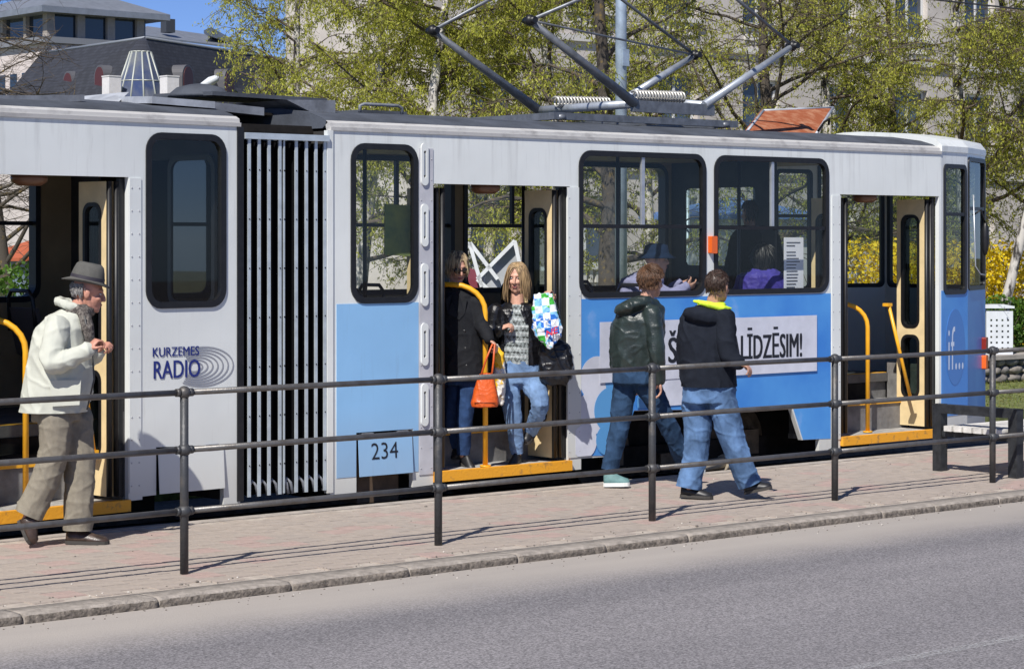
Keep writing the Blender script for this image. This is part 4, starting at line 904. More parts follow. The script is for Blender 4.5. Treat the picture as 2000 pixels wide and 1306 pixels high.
# ------------------------------------------------------------------ apartment block behind the trees
brng = random.Random(21)
plast = M('block_render', (.52, .475, .435), .9, var=.12, vscale=1.2, bump=.3, bscale=8)
trim = M('block_trim', (.60, .575, .54), .85, var=.08, vscale=3); wframe = M('window_frame_white', (.65, .65, .64), .5); wpane = M('block_glass', (.045, .06, .085), .08, spec=.8, var=.5, vscale=.6)
BY, BX0, BX1, BH = 42.0, 33.8, 84.0, 15.5
blk_o = tag(empty('apartment_block', ((BX0 + BX1) / 2, BY, .28)), 'long pale plastered apartment block standing behind the birch trees', 'building')
cols = [BX0 + 1.9 + 3.15 * k for k in range(16)]; sills = [1.35, 4.55, 7.75, 10.95]
bf = lambda s, z, d: Vector((s, BY + d, z))
mb = MB(); mb.plate([(BX0, .2), (BX1, .2), (BX1, BH), (BX0, BH)], [[(c - .72, z), (c + .72, z), (c + .72, z + 1.75), (c - .72, z + 1.75)] for c in cols for z in sills], bf, 0, .35)
rel(mb.build('wall', plast), blk_o)
rel(MB().box((BX0, BY + .351, .2), (BX1, BY + 6, BH)).build('core', plast), blk_o)
mb = MB(); mb.box((BX0 - .4, BY - .45, BH), (BX1 + .4, BY + 6.4, BH + .3)); rel(mb.build('roof', M('block_roof', (.12, .11, .11), .8)), blk_o)
for z in (3.75, 6.95, 10.15): rel(MB().box((BX0 - .02, BY - .10, z), (BX1 + .02, BY - .001, z + .16)).build('string_course', trim), blk_o)
for c in cols:
    for z in sills:
        mb = MB(); mb.plate([(c - .72, z), (c + .72, z), (c + .72, z + 1.75), (c - .72, z + 1.75)], [[(c - .64, z + .08), (c - .04, z + .08), (c - .04, z + 1.67), (c - .64, z + 1.67)], [(c + .04, z + .08), (c + .64, z + .08), (c + .64, z + 1.67), (c + .04, z + 1.67)]], bf, .16, .22); w = rel(mb.build('window', wframe), blk_o)
        for q in (-.34, .34): mb = MB(); mb.plate([(c + q - .3, z + .08), (c + q + .3, z + .08), (c + q + .3, z + 1.67), (c + q - .3, z + 1.67)], [], bf, .19, .195); mb.build('pane', wpane, w)
        mb = MB(); mb.box((c - .85, BY - .14, z - .10), (c + .85, BY + .15, z)); mb.build('sill', trim, w)
        mb = MB()
        for k in range(7): mb.box((c - .68 + k * .21, BY - .08, z - .42), (c - .58 + k * .21, BY - .001, z - .101))
        mb.build('sill_ornament', trim, w)
# ------------------------------------------------------------------ slate-roofed corner house with glass lantern
def RF(R, F, z): v = RX * R + AX * F; return Vector((v.x, v.y, z))
slate, nts, bs_ = node_mat('roof_slate'); tcs = nts.nodes.new('ShaderNodeTexCoord'); bk = nts.nodes.new('ShaderNodeTexBrick'); bk.inputs['Scale'].default_value = 1.0
bk.inputs['Brick Width'].default_value = .32; bk.inputs['Row Height'].default_value = .16; bk.inputs['Mortar Size'].default_value = .012; bk.inputs['Color1'].default_value = (.040, .043, .054, 1); bk.inputs['Color2'].default_value = (.026, .028, .035, 1); bk.inputs['Mortar'].default_value = (.02, .02, .024, 1)
cmb = nts.nodes.new('ShaderNodeCombineXYZ'); sps = nts.nodes.new('ShaderNodeSeparateXYZ'); nts.links.new(tcs.outputs['Object'], sps.inputs[0]); adx = nts.nodes.new('ShaderNodeMath'); nts.links.new(sps.outputs[0], adx.inputs[0]); nts.links.new(sps.outputs[1], adx.inputs[1])
nts.links.new(adx.outputs[0], cmb.inputs[0]); nts.links.new(sps.outputs[2], cmb.inputs[1]); nts.links.new(cmb.outputs[0], bk.inputs['Vector']); nts.links.new(bk.outputs[0], bs_.inputs['Base Color']); bs_.inputs['Roughness'].default_value = .7
house_w = M('house_plaster', (.62, .55, .52), .85, var=.08, vscale=2)
A, B_, C_ = RF(-16.9, 105, 11.3), RF(-9.6, 123, 11.3), RF(-23.5, 113.7, 11.3)
A2, B2, C2 = RF(-16.6, 101.6, 7.8), RF(-6.8, 121.9, 7.8), RF(-25.9, 111.9, 7.8)
bk1, bk2 = RF(-14, 128, 11.3), RF(-14, 128, 7.8)
hs = tag(empty('corner_house', tuple(RF(-16.6, 106, .28))), 'corner house with steep dark slate roof and arched dormers', 'building')
mb = MB(); mb.add([A, B_, C_, A2, B2, C2, bk1, bk2], [(3, 4, 1, 0), (5, 3, 0, 2), (0, 1, 6, 2), (4, 7, 6, 1), (7, 5, 2, 6), (3, 5, 7, 4)]); rel(mb.build('roof', slate), hs)
dn = lambda v: Vector((v.x, v.y, .28))
mb = MB(); ins = [v.lerp(RF(-15.5, 115, v.z), .05) for v in (A2, B2, bk2, C2)]; mb.loft([[dn(v) for v in ins], [Vector((v.x, v.y, 7.82)) for v in ins]], smooth=False); rel(mb.build('wall', house_w), hs)
mb = MB()
for a, b_ in ((A, B_), (A, C_)): mb.tube([a, b_], .07, 6)
rel(mb.build('ridge_cap', M('zinc', (.22, .24, .27), .5, .3)), hs)
dred = M('dormer_red', (.085, .022, .022), .5); dframe = M('dormer_zinc', (.10, .10, .11), .5)
def on_plane(px, py, a, b_, c):
    n = (b_ - a).cross(c - a); r = ray(px, py); o = Vector((0, 0, CAMH)); return o + r * ((a - o).dot(n) / r.dot(n))
for px, py, fc in ((148, 168, 1), (210, 157, 1), (352, 156, 0), (434, 163, 0), (512, 170, 0)):
    pl_ = (A, B_, A2) if fc == 0 else (A, C_, A2)
    c = on_plane(px, py, *pl_); t_ = ((pl_[1] - pl_[0]) * (1 if fc == 0 else -1)); t_.z = 0; t_.normalize(); o_ = Vector((t_.y, -t_.x, 0))
    if o_.dot(AX) > 0: o_ = -o_
    arch = [(-.42, -.65), (.42, -.65)] + [(.42 * math.cos(k * math.pi / 10), .1 + .5 * math.sin(k * math.pi / 10)) for k in range(11)]
    f = lambda s, z, d, c=c, t_=t_, o_=o_: c + t_ * s + Vector((0, 0, z)) + o_ * d
    mb = MB(); mb.plate([(x * 1.25, z * 1.12 + .02) for x, z in arch], [], f, -1.2, .42); dm = rel(mb.build('dormer', dframe), hs)
    mb = MB(); mb.plate(arch, [], f, .421, .45); mb.build('shutter', dred, dm)
# glass lantern
lc = RF(-16.45, 100.9, 0); lan_f = M('lantern_frame', (.42, .44, .40), .5, .2); lan_g = M('lantern_glass', (.05, .07, .15), .06, spec=.8, var=.6, vscale=.9, col2=(.16, .17, .18))
n_ = 12; ring_ = lambda r, z: [Vector((lc.x + r * math.cos(2 * math.pi * k / n_ + .1), lc.y + r * math.sin(2 * math.pi * k / n_ + .1), z)) for k in range(n_)]
lo, mi_, hi_ = ring_(1.25, 7.7), ring_(.90, 9.0), ring_(.46, 10.3)
lan = rel(MB().loft([ring_(.48, 10.3), [v.lerp(A, .35) for v in ring_(.34, 10.7)], [v.lerp(A, .9) for v in ring_(.25, 11.2)]], smooth=False).build('lantern', slate), hs)
for k in range(n_):
    j = (k + 1) % n_
    for a, b_ in ((lo, mi_), (mi_, hi_)):
        mb = MB(); mb.add([a[k], a[j], b_[j], b_[k]], [(0, 1, 2, 3)]); mb.build('glass_pane', lan_g, lan)
    mb = MB(); mb.tube([lo[k], mi_[k], hi_[k]], .045, 5); mb.tube([mi_[k], mi_[j]], .03, 5); mb.tube([hi_[k], hi_[j]], .035, 5); mb.build('mullion', lan_f, lan)
for px in (218, 331):
    c = D(px, 165, 99.6); mb = MB(); mb.box((c.x - .3, c.y - .3, 7.0), (c.x + .3, c.y + .3, 9.1)); mb.box((c.x - .32, c.y - .32, 9.1), (c.x + .32, c.y + .32, 9.15)); rel(mb.build('chimney', M('chimney_white', (.68, .66, .66), .8, var=.06)), hs)
# ------------------------------------------------------------------ tower house with glazed top storey
TF = 130.0; tc0 = D(92, HY, TF); TX, TY = tc0.x, tc0.y
zt = lambda y: 2 + (HY - y) / FPX * TF
tw = tag(empty('tower_house', (TX, TY, .28)), 'pale house with a glazed top storey under a low hipped metal roof', 'building')
WX, WY = 7.0, 9.0
glz = M('tower_glass', (.02, .03, .045), .05, spec=.9); col_m = M('tower_pier', (.36, .32, .28), .8, var=.1); metal_r = M('metal_roof', (.27, .29, .32), .45, .4, var=.12, vscale=2, stretch=(1, 1, 1))
rel(MB().box((TX, TY, .28), (TX + WX + 2.5, TY + WY, zt(84))).build('wall', house_w), tw)
rel(MB().box((TX - .35, TY - .35, zt(84)), (TX + WX + 2.8, TY + WY + .3, zt(72))).build('ledge', M('ledge_grey', (.20, .21, .23), .6)), tw)
mb = MB()
for k in range(14): mb.box((TX + .2 + k * .62, TY - .22, zt(104)), (TX + .5 + k * .62, TY - .001, zt(88)))
rel(mb.build('cornice_brackets', house_w), tw)
rel(MB().box((TX + .3, TY + .3, zt(72)), (TX + WX - .3, TY + WY - .3, zt(22))).build('glazed_storey', glz), tw)
for q in (0.0, .31, .62, .93):
    rel(MB().box((TX + .02 + q * (WX - .6), TY + .05, zt(72)), (TX + .02 + q * (WX - .6) + .5, TY + .55, zt(20))).build('pier', col_m), tw)
for q in (.3, .62, .95): rel(MB().box((TX + .05, TY + q * (WY - .4), zt(72)), (TX + .5, TY + q * (WY - .4) + .3, zt(20))).build('pier', col_m), tw)
e0 = .75; mb = MB(); zr = zt(14); rb = [(TX - e0, TY - e0), (TX + WX + e0, TY - e0), (TX + WX + e0, TY + WY + e0), (TX - e0, TY + WY + e0)]
mb.loft([[(x, y, zr - .35) for x, y in rb], [(x, y, zr) for x, y in rb], [(TX + WX * .45, TY + WY * .4, zr + 1.7), (TX + WX * .55, TY + WY * .4, zr + 1.7), (TX + WX * .55, TY + WY * .6, zr + 1.7), (TX + WX * .45, TY + WY * .6, zr + 1.7)]], smooth=False); rel(mb.build('roof', metal_r), tw)
for k in range(6):                                       # windows in the wall below
    for z in (zt(165), zt(165) - 3.4, zt(165) - 6.5):
        mb = MB(); x = TX + .7 + k * 1.45; mb.box((x, TY - .03, z - .9), (x + .8, TY + .1, z + .8)); rel(mb.build('window', glz), tw)
        mb = MB(); mb.box((TX - .03, TY + .7 + k * 1.4, z - .9), (TX + .1, TY + 1.5 + k * 1.4, z + .8)); rel(mb.build('window', glz), tw)
# long grey-roofed wing behind
wf = 150.0; c0, c1 = D(262, HY, wf), D(492, HY, wf + 8); zq = lambda y: 2 + (HY - y) / FPX * wf
wg = tag(empty('metal_roofed_wing', (c0.x, c0.y, .28)), 'dark wing with a grey standing seam roof beside the glazed tower', 'building')
dk = M('wing_dark', (.04, .045, .055), .6); V3 = lambda v, z: Vector((v.x, v.y, z)); bkv = AX * 9
mb = MB(); mb.loft([[V3(c0, .28), V3(c1, .28), V3(c1 + bkv, .28), V3(c0 + bkv, .28)], [V3(c0, zq(72)), V3(c1, zq(82)), V3(c1 + bkv, zq(82)), V3(c0 + bkv, zq(72))]], smooth=False); rel(mb.build('wall', dk), wg)
mb = MB(); u = (c1 - c0).normalized() * .5; q = [V3(c0 - AX * .5 - u, zq(71)), V3(c1 - AX * .5 + u, zq(81)), V3(c1 + bkv * .6 - u * 6, zq(48)), V3(c0 + bkv * .6, zq(40))]
mb.loft([q, [v + Vector((0, 0, .12)) for v in q]], smooth=False); rel(mb.build('roof', metal_r), wg)
g0, g1 = D(398, HY, wf + 5), D(490, HY, wf + 9)
mb = MB(); q = [V3(g0, zq(52)), V3(g1, zq(80)), V3(g1, zq(74)), V3(g0.lerp(g1, .15), zq(38)), V3(g0, zq(46))]; mb.loft([q, [v + AX * 6 for v in q]], smooth=False); rel(mb.build('gable', metal_r), wg)
c = D(328, 41, wf + 3); rel(MB().box((c.x - .35, c.y - .35, c.z - .8), (c.x + .35, c.y + .35, c.z + .1)).build('vent', dk), wg)
# ------------------------------------------------------------------ low stone wall, bin, hedge
sw = tag(empty('stone_wall', (27, 20.05, -.03)), 'low dry wall of grey field stones behind the lawn', 'wall')
st_m = [M('field_stone_%d' % k, c, .9, var=.3, vscale=8, bump=.7, bscale=22) for k, c in enumerate(((.20, .18, .16), (.26, .23, .20), (.16, .15, .145)))]
rel(MB().box((-60, 19.98, -.2), (160, 20.22, .26)).build('core', st_m[2]), sw); rel(MB().box((-60, 19.86, .30), (160, 20.3, .36)).build('coping', M('coping_concrete', (.33, .30, .27), .9, var=.15, vscale=5)), sw)
srng = random.Random(5); row = 0
for z in (-.03, .09, .205):
    x = 23.5 + srng.random() * .2
    while x < 33:
        w = srng.uniform(.16, .34); h = srng.uniform(.10, .125); mb = MB(); cc = Vector((x + w / 2, 19.97, z + h / 2)); mb.ell(cc, (Vector((1, 0, 0)), Vector((0, 1, 0)), Vector((0, 0, 1))), (w * .54, .10, h * .56), 9, 6)
        mb.v = [tuple(Vector(v) + Vector((1, 1, 1)) * (noise.noise(Vector(v) * 14) * .02)) for v in mb.v]
        rel(mb.build('stone', st_m[srng.randrange(3)]), sw); x += w
bc = D(1947, HY, 32.75); bn = tag(empty('litter_bin', (bc.x, bc.y, .28)), 'pale perforated metal litter bin beside the hedge', 'bin')
bm_ = M('bin_paint', (.62, .65, .68), .5, var=.06); fb = lambda s, z, d: Vector((bc.x + RX.x * s + AX.x * d, bc.y + RX.y * s + AX.y * d, z))
bw_, bz0, bz1 = .19, .34, .98
for d0, d1 in ((-.19, -.175), (.175, .19)):
    mb = MB(); mb.plate([(-bw_, bz0), (bw_, bz0), (bw_, bz1), (-bw_, bz1)], [[(x - .014, z - .014), (x + .014, z - .014), (x + .014, z + .014), (x - .014, z + .014)] for x in (-.12, -.04, .04, .12) for z in (.45, .53, .61, .69, .77, .85)], fb, d0, d1); rel(mb.build('panel', bm_), bn)
for s in (-1, 1): mb = MB(); mb.plate([(min(s * .175, s * bw_), bz0), (max(s * .175, s * bw_), bz0), (max(s * .175, s * bw_), bz1), (min(s * .175, s * bw_), bz1)], [], fb, -.174, .174); rel(mb.build('panel', bm_), bn)
mb = MB(); mb.loft([[fb(-.21, 1.02, d), fb(.21, 1.02, d), fb(.21, 1.05, d), fb(.1, 1.07, d), fb(-.1, 1.07, d), fb(-.21, 1.05, d)] for d in (-.2, .2)], smooth=False); rel(mb.build('lid', bm_), bn)
for s in (-.16, .16): rel(MB().tube([fb(s, .28, 0), fb(s, 1.02, 0)], .018, 8).build('leg', bm_), bn)
# ------------------------------------------------------------------ trees, shrubs, grass
bark_b = M('birch_bark', (.52, .49, .45), .9, col2=(.035, .03, .028), vscale=7, stretch=(1, 1, .35), thr=(.5, .6), bump=.5, bscale=18)
bark_d = M('dark_bark', (.075, .062, .05), .95, var=.4, vscale=9, col2=(.30, .20, .03), thr=(.55, .8), bump=.6, bscale=25)
twig_m = M('twig_bark', (.10, .075, .055), .9, var=.3, vscale=6)
leaf_m = [M('spring_leaf_a', (.52, .52, .08), .55, var=.3, vscale=1.2, trans=.55), M('spring_leaf_b', (.40, .42, .07), .55, var=.3, vscale=1.2, trans=.55)]
class Leaves:
    def __init__(s): s.c = []; 
    def add(s, p, size): s.c.append((p[0], p[1], p[2], size))
    def build(s, name, mats, parent, seed, aspect=.6, hang=0):
        a = np.array(s.c, dtype=float); n = len(a); r = np.random.default_rng(seed)
        u = r.normal(size=(n, 3)); u[:, 2] -= hang; u /= np.linalg.norm(u, axis=1)[:, None]
        w = r.normal(size=(n, 3)); w -= (w * u).sum(1)[:, None] * u; w /= np.linalg.norm(w, axis=1)[:, None]
        sz = a[:, 3:4]; c = a[:, :3]
        v = np.stack([c - u * sz, c + w * sz * aspect, c + u * sz, c - w * sz * aspect], 1).reshape(-1, 3)
        me = bpy.data.meshes.new(name); me.vertices.add(4 * n); me.vertices.foreach_set('co', v.ravel())
        me.loops.add(4 * n); me.polygons.add(n); me.loops.foreach_set('vertex_index', np.arange(4 * n)); me.polygons.foreach_set('loop_start', np.arange(0, 4 * n, 4))
        for m in mats: me.materials.append(m)
        me.polygons.foreach_set('material_index', r.integers(0, len(mats), n)); me.update(calc_edges=True); me.validate()
        return link(bpy.data.objects.new(name, me), parent)
def bend(rg, p, d, L, n, droop, wob):
    P = [p.copy()]; d = d.normalized()
    for i in range(n):
        d = (d + Vector((rg.gauss(0, wob), rg.gauss(0, wob), rg.gauss(0, wob) - droop))).normalized(); p = p + d * (L / n); P.append(p.copy())
    return P
def tree(px, F, H, label, seed, spread=2.6, r0=.12, nb=27, leafy=1.0, bark=bark_b, lean=(0, 0), first=.16, droop=.10, name='birch_tree', leafsize=.029, zmax=8.0):
    rg = random.Random(seed); b = D(px, HY, F); b.z = .2
    root = tag(empty(name, tuple(b)), label, 'tree', 'trees behind the tram')
    tr_ = MB(); br = MB(); tw_ = MB(); lv = Leaves()
    P = bend(rg, b, Vector((lean[0], lean[1], 1)), H, 9, 0, .05); tr_.tube(P, [r0 * (1 - .85 * i / 9) for i in range(10)], 9)
    for k in range(nb):
        f = first + (.97 - first) * (k + rg.random() * .6) / nb; q = f * 9; i = min(int(q), 8); p = P[i].lerp(P[i + 1], q - i)
        az = rg.uniform(0, 2 * math.pi); L = spread * (1.05 - .55 * f) * rg.uniform(.7, 1.2); el = rg.uniform(.25, .9)
        bp = bend(rg, p, Vector((math.cos(az) * math.cos(el), math.sin(az) * math.cos(el), math.sin(el))), L, 6, droop * .8, .14)
        rb = r0 * (1 - .8 * f) * .42; br.tube(bp, [rb * (1 - .8 * j / 6) for j in range(7)], 5, cap=False)
        for s_ in range(8):
            j = rg.uniform(1.2, 6); i2 = min(int(j), 5); p2 = bp[i2].lerp(bp[i2 + 1], j - i2)
            az2 = rg.uniform(0, 2 * math.pi); sp = bend(rg, p2, Vector((math.cos(az2), math.sin(az2), rg.uniform(-.2, .6))), L * rg.uniform(.25, .5), 4, droop * 1.2, .2)
            br.tube(sp, [.010, .008, .007, .005, .003], 3, cap=False)
            for t_ in range(6):
                jj = rg.uniform(.5, 4); i3 = min(int(jj), 3); p3 = sp[i3].lerp(sp[i3 + 1], jj - i3)
                if p3.z > zmax: continue
                az3 = rg.uniform(0, 2 * math.pi); tp = bend(rg, p3, Vector((math.cos(az3), math.sin(az3), rg.uniform(-.5, .3))), rg.uniform(.35, .75), 4, droop * 2.4, .22)
                tw_.tube(tp, [.0055, .005, .004, .003, .002], 3, cap=False)
                for l_ in range(int(rg.uniform(24, 42) * leafy)):
                    m_ = rg.uniform(.2, 4); i4 = min(int(m_), 3); c = tp[i4].lerp(tp[i4 + 1], m_ - i4); lv.add((c.x + rg.gauss(0, .035), c.y + rg.gauss(0, .035), c.z + rg.gauss(0, .03)), leafsize * rg.uniform(.6, 1.3))
    rel(tr_.build('trunk', bark), root); rel(br.build('limbs', twig_m if bark is bark_b else bark), root)
    tag(rel(tw_.build('twigs', twig_m), root), kind='stuff')
    if lv.c: rel(tag(lv.build('crown', leaf_m, None, seed, .38, 1.6), kind='stuff'), root)
    return root
T_ = [(575, 40, 8.5, 'young weeping birch with thin leaves against the slate roof', 1, dict(spread=2.4, leafy=.7)),
      (690, 36, 9, 'dense weeping birch behind the front of the bellows', 2, dict(spread=2.9, leafy=1.2)),
      (830, 33, 9, 'leafy birch behind the roof grab bar of the tram', 3, dict(spread=2.9, leafy=1.15)),
      (960, 37, 9.5, 'leafy birch behind the left arms of the pantograph', 4, dict(spread=3.0, leafy=1.2)),
      (1110, 34, 9, 'leafy birch between the pantograph arms and the street pole', 5, dict(spread=2.8, leafy=1.2)),
      (1255, 41, 9, 'thin birch just beyond the galvanised street pole', 6, dict(spread=2.6, leafy=.8)),
      (1500, 34, 8, 'nearly bare dark tree with crooked limbs behind the rusty cover', 7, dict(spread=2.8, leafy=.28, bark=bark_d, r0=.14, droop=.02, name='bare_tree')),
      (1640, 38, 9, 'olive leaved birch behind the rusty roof cover', 8, dict(spread=2.8, leafy=1.0)),
      (1760, 40, 9, 'lichen covered dark tree behind the front end of the tram', 9, dict(spread=2.9, leafy=.95, bark=bark_d, r0=.10, name='lichen_tree')),
      (1892, 36, 9.5, 'white birch trunk with lichen just right of the tram nose', 10, dict(spread=2.5, leafy=.75, r0=.13)),
      (1942, 33.8, 9, 'leaning white birch trunk beside the yellow forsythia', 11, dict(spread=2.2, leafy=.45, r0=.085, lean=(.22, -.16), first=.30)),
      (2060, 38, 9, 'birch beyond the forsythia bushes', 12, dict(spread=2.5, leafy=.6)),
      (15, 50, 8, 'bare spring tree with lichened branches before the tower house', 13, dict(spread=3.6, leafy=.0, bark=bark_d, droop=.0, r0=.16, name='bare_tree', first=.12, zmax=9)),
      (-130, 40, 8, 'bare branching tree seen through the rear doorway', 14, dict(spread=3.4, leafy=.02, bark=bark_d, droop=.03, r0=.16, name='bare_tree', first=.10)),
      (1190, 30, 7, 'dark trunked tree seen through the tram windows', 15, dict(spread=2.4, leafy=.5, bark=bark_d, r0=.17, nb=16, first=.2))]
for px, F, H, lab, sd, kw in T_: tree(px, F, H, lab, sd, **kw)
# forsythia and hedge
def bush(x0, x1, y0, y1, z0, z1, n, mats, name, label, cat, seed, size):
    rg = random.Random(seed); root = tag(empty(name, ((x0 + x1) / 2, (y0 + y1) / 2, z0)), label, cat)
    lv = Leaves(); st = MB()
    for k in range(int((x1 - x0) * 9)):
        x = rg.uniform(x0, x1); y = rg.uniform(y0, y1); h = (z1 - z0) * rg.uniform(.7, 1.05); P = bend(rg, Vector((x, y, z0 - .05)), Vector((rg.gauss(0, .25), rg.gauss(0, .25), 1)), h, 5, -.02, .12); st.tube(P, [.010, .009, .008, .006, .005, .003], 4, cap=False)
    for k in range(n):
        x = rg.uniform(x0, x1); y = rg.uniform(y0, y1); top = z1 + .12 * noise.noise(Vector((x * 1.7, y * 1.7, 0))) + .1 * noise.noise(Vector((x * 5, y * 5, 3)))
        z = z0 + (top - z0) * rg.random() ** .7
        lv.add((x + rg.gauss(0, .05), y + rg.gauss(0, .05), z), size * rg.uniform(.6, 1.3))
    rel(st.build('stems', twig_m), root); rel(tag(lv.build('foliage', mats, None, seed, .75), kind='stuff'), root)
yel = [M('forsythia_a', (.88, .68, .02), .6, var=.15, vscale=2, trans=.35), M('forsythia_b', (.80, .58, .015), .6, var=.2, vscale=2, trans=.35)]
grn = [M('hedge_a', (.10, .20, .02), .5, var=.3, vscale=3, trans=.35), M('hedge_b', (.06, .13, .015), .5, var=.3, vscale=3, trans=.35)]
bush(26.2, 29.2, 21.6, 23.2, .28, 1.95, 9000, yel, 'forsythia_bush', 'forsythia bush in full yellow flower behind the green hedge', 'bush', 1, .035)
bush(29.2, 33.5, 21.9, 23.4, .28, 1.8, 9000, yel, 'forsythia_bush', 'second forsythia bush further along the lawn wall', 'bush', 2, .035)
bush(26.4, 33.0, 20.55, 21.4, .28, 1.12, 16000, grn, 'clipped_hedge', 'low fresh green hedge behind the stone wall', 'hedge', 3, .03)
bush(11.5, 14.5, 22.0, 23.4, .28, 1.7, 5000, grn, 'shrub', 'green shrub glimpsed through the rear car window', 'shrub', 4, .035)
# grass blades on the lawn in view
gr = Leaves(); rg = random.Random(9)
for k in range(16000):
    x = rg.uniform(18, 34); y = rg.uniform(16.62, 19.85); gr.add((x, y, -.02 + rg.random() * .03), rg.uniform(.012, .03))
tag(gr.build('grass', [M('grass_a', (.15, .19, .03), .7, trans=.3), M('grass_b', (.20, .19, .06), .7, trans=.3)], None, 3, .25), 'short spring grass on the lawn beyond the track', 'grass', kind='stuff')
# ------------------------------------------------------------------ people
ZV = Vector((0, 0, 1))
def remesh(mb, voxel, smooth, name, mat, parent, wr=(0, 0), seed=0, cut=None, ends=()):
    me = mb.mesh(name + '_raw', mat); ob = bpy.data.objects.new('raw', me); COL.objects.link(ob)
    md = ob.modifiers.new('r', 'REMESH'); md.mode = 'VOXEL'; md.voxel_size = voxel; md.use_smooth_shade = True
    if smooth: ms = ob.modifiers.new('s', 'SMOOTH'); ms.factor = .5; ms.iterations = smooth
    dg = bpy.context.evaluated_depsgraph_get(); dg.update(); new = bpy.data.meshes.new_from_object(ob.evaluated_get(dg))
    bpy.data.objects.remove(ob); bpy.data.meshes.remove(me)
    n = len(new.vertices); co = np.empty(n * 3); new.vertices.foreach_get('co', co); co = co.reshape(-1, 3)
    if wr[0] > 0:
        no = np.empty(n * 3); new.vertex_normals.foreach_get('vector', no); no = no.reshape(-1, 3); o = Vector((seed * 7.1, seed * 3.3, 0)); d = np.empty(n); f = wr[1]
        e3 = np.array(RX * .42 - ZV * .9); e1 = np.array(RX * .9 + ZV * .42); e2 = np.array(AX)      # folds run down and slightly across the cloth
        q1, q2, q3 = co @ e1 * f, co @ e2 * f, co @ e3 * f
        for i in range(n):
            a = noise.noise(Vector((q1[i] * 1.25, q2[i] * 1.1, q3[i] * .38)) + o); b = noise.noise(Vector((q1[i] * .9 + q3[i] * .8, q2[i] * 1.3, q3[i] * 1.5 - q1[i] * .9)) + o * 1.7); c = noise.noise(Vector((q1[i], q2[i], q3[i])) * .45 + o)
            d[i] = 1.1 * max(0., 1 - abs(a) * 3.2) ** 2 + .6 * max(0., 1 - abs(b) * 3.4) ** 2 + .8 * c - .35
        co = co + no * (d * wr[0])[:, None]; new.vertices.foreach_set('co', co.ravel())
    if cut is not None:
        bmx = bmesh.new(); bmx.from_mesh(new); bmesh.ops.delete(bmx, geom=[v for v in bmx.verts if cut(v.co)], context='VERTS'); bmx.to_mesh(new); bmx.free()
    if ends:
        bmx = bmesh.new(); bmx.from_mesh(new)
        for e, d, r in ends:
            near = lambda c: -.12 < (c - e).dot(d) and (c - e - d * (c - e).dot(d)).length < r + .06
            fs = [q for q in bmx.faces if near(q.calc_center_median())]; gs = set(fs)
            for q in fs: gs.update(q.edges); gs.update(q.verts)
            bmesh.ops.bisect_plane(bmx, geom=list(gs), plane_co=e, plane_no=d, clear_outer=True)
        bmx.to_mesh(new); bmx.free()
    new.name = name; new.update()
    if not len(new.materials): new.materials.append(mat)
    o = bpy.data.objects.new(name, new); return link(o, parent)
def seglimb(mb, pts, rad, n=12):
    P, R = [], []
    for i in range(len(pts) - 1):
        for k in range(4):
            t = k / 4; P.append(pts[i].lerp(pts[i + 1], t)); R.append(rad[i] + (rad[i + 1] - rad[i]) * t)
    P.append(pts[-1]); R.append(rad[-1])
    for _ in range(2): P = [P[0]] + [(P[i - 1] + P[i] * 2 + P[i + 1]) / 4 for i in range(1, len(P) - 1)] + [P[-1]]
    mb.tube(P, R, n, round_ends=True)
def hand(mb, w, d, pn, sc=1.0, curl=.5, side=1):
    d = d.normalized(); pn = (pn - d * pn.dot(d)).normalized(); l = d.cross(pn).normalized() * side
    mb.ell(w + d * .045 * sc, (l, pn, d), (.040 * sc, .016 * sc, .052 * sc), 12, 8)
    for k, (o, L, c0) in enumerate(((-.031, .062, 1.1), (-.0105, .074, 1.0), (.0105, .078, .95), (.031, .070, .85))):
        p = w + d * .085 * sc + l * o * sc; dr = d.copy(); P = [p - d * .02 * sc, p]; a = 0
        for s_ in range(3):
            a += curl * c0; v = d * math.cos(a) + pn * math.sin(a); p = p + v * (L / 3 * 1.15) * sc; P.append(p)
        mb.tube(P, [.0088 * sc, .0088 * sc, .0082 * sc, .0076 * sc, .0066 * sc], 8, round_ends=True)
    p = w + d * .025 * sc + l * .032 * sc; v = (d * .55 + l * .75 + pn * .35).normalized(); v2 = (d * .85 + l * .25 + pn * .55).normalized()
    mb.tube([p, p + v * .035 * sc, p + v * .035 * sc + v2 * .035 * sc], [.012 * sc, .0105 * sc, .0085 * sc], 8, round_ends=True)
def head_geo(mb, c, f, u, s=1.0, female=False):
    l = f.cross(u).normalized(); w = .93 if female else 1.0
    E_ = lambda df, du, dl, r: mb.ell(c + f * df * s + u * du * s + l * dl * s, (l, f, u), (r[0] * s * w, r[1] * s, r[2] * s), 16, 11)
    E_(-.012, .032, 0, (.076, .096, .092)); E_(.018, -.035, 0, (.061, .070, .082)); E_(.048, -.082, 0, (.036, .038, .032)); E_(.068, -.098, 0, (.020, .018, .018))
    E_(.070, .030, 0, (.050, .022, .016)); E_(.070, -.022, .034, (.022, .018, .020)); E_(.070, -.022, -.034, (.022, .018, .020))
    mb.tube([c + f * .082 * s + u * .020 * s, c + f * .102 * s - u * .012 * s, c + f * .105 * s - u * .028 * s], [.009 * s, .011 * s, .013 * s], 8, round_ends=True)
    for q in (-1, 1): E_(.092, -.033, q * .012, (.009, .010, .008)); E_(-.005, -.002, q * .078, (.009, .020, .032))
    E_(.082, -.058, 0, (.024, .012, .006)); E_(.080, -.069, 0, (.020, .012, .007))
    for q in (-1, 1): mb.tube([c - u * .01 * s - f * .01 * s + l * q * .055 * s, c - u * .075 * s + f * .02 * s + l * q * .048 * s, c - u * .095 * s + f * .055 * s + l * q * .02 * s], [.02 * s, .02 * s, .016 * s], 8, round_ends=True)
    return l
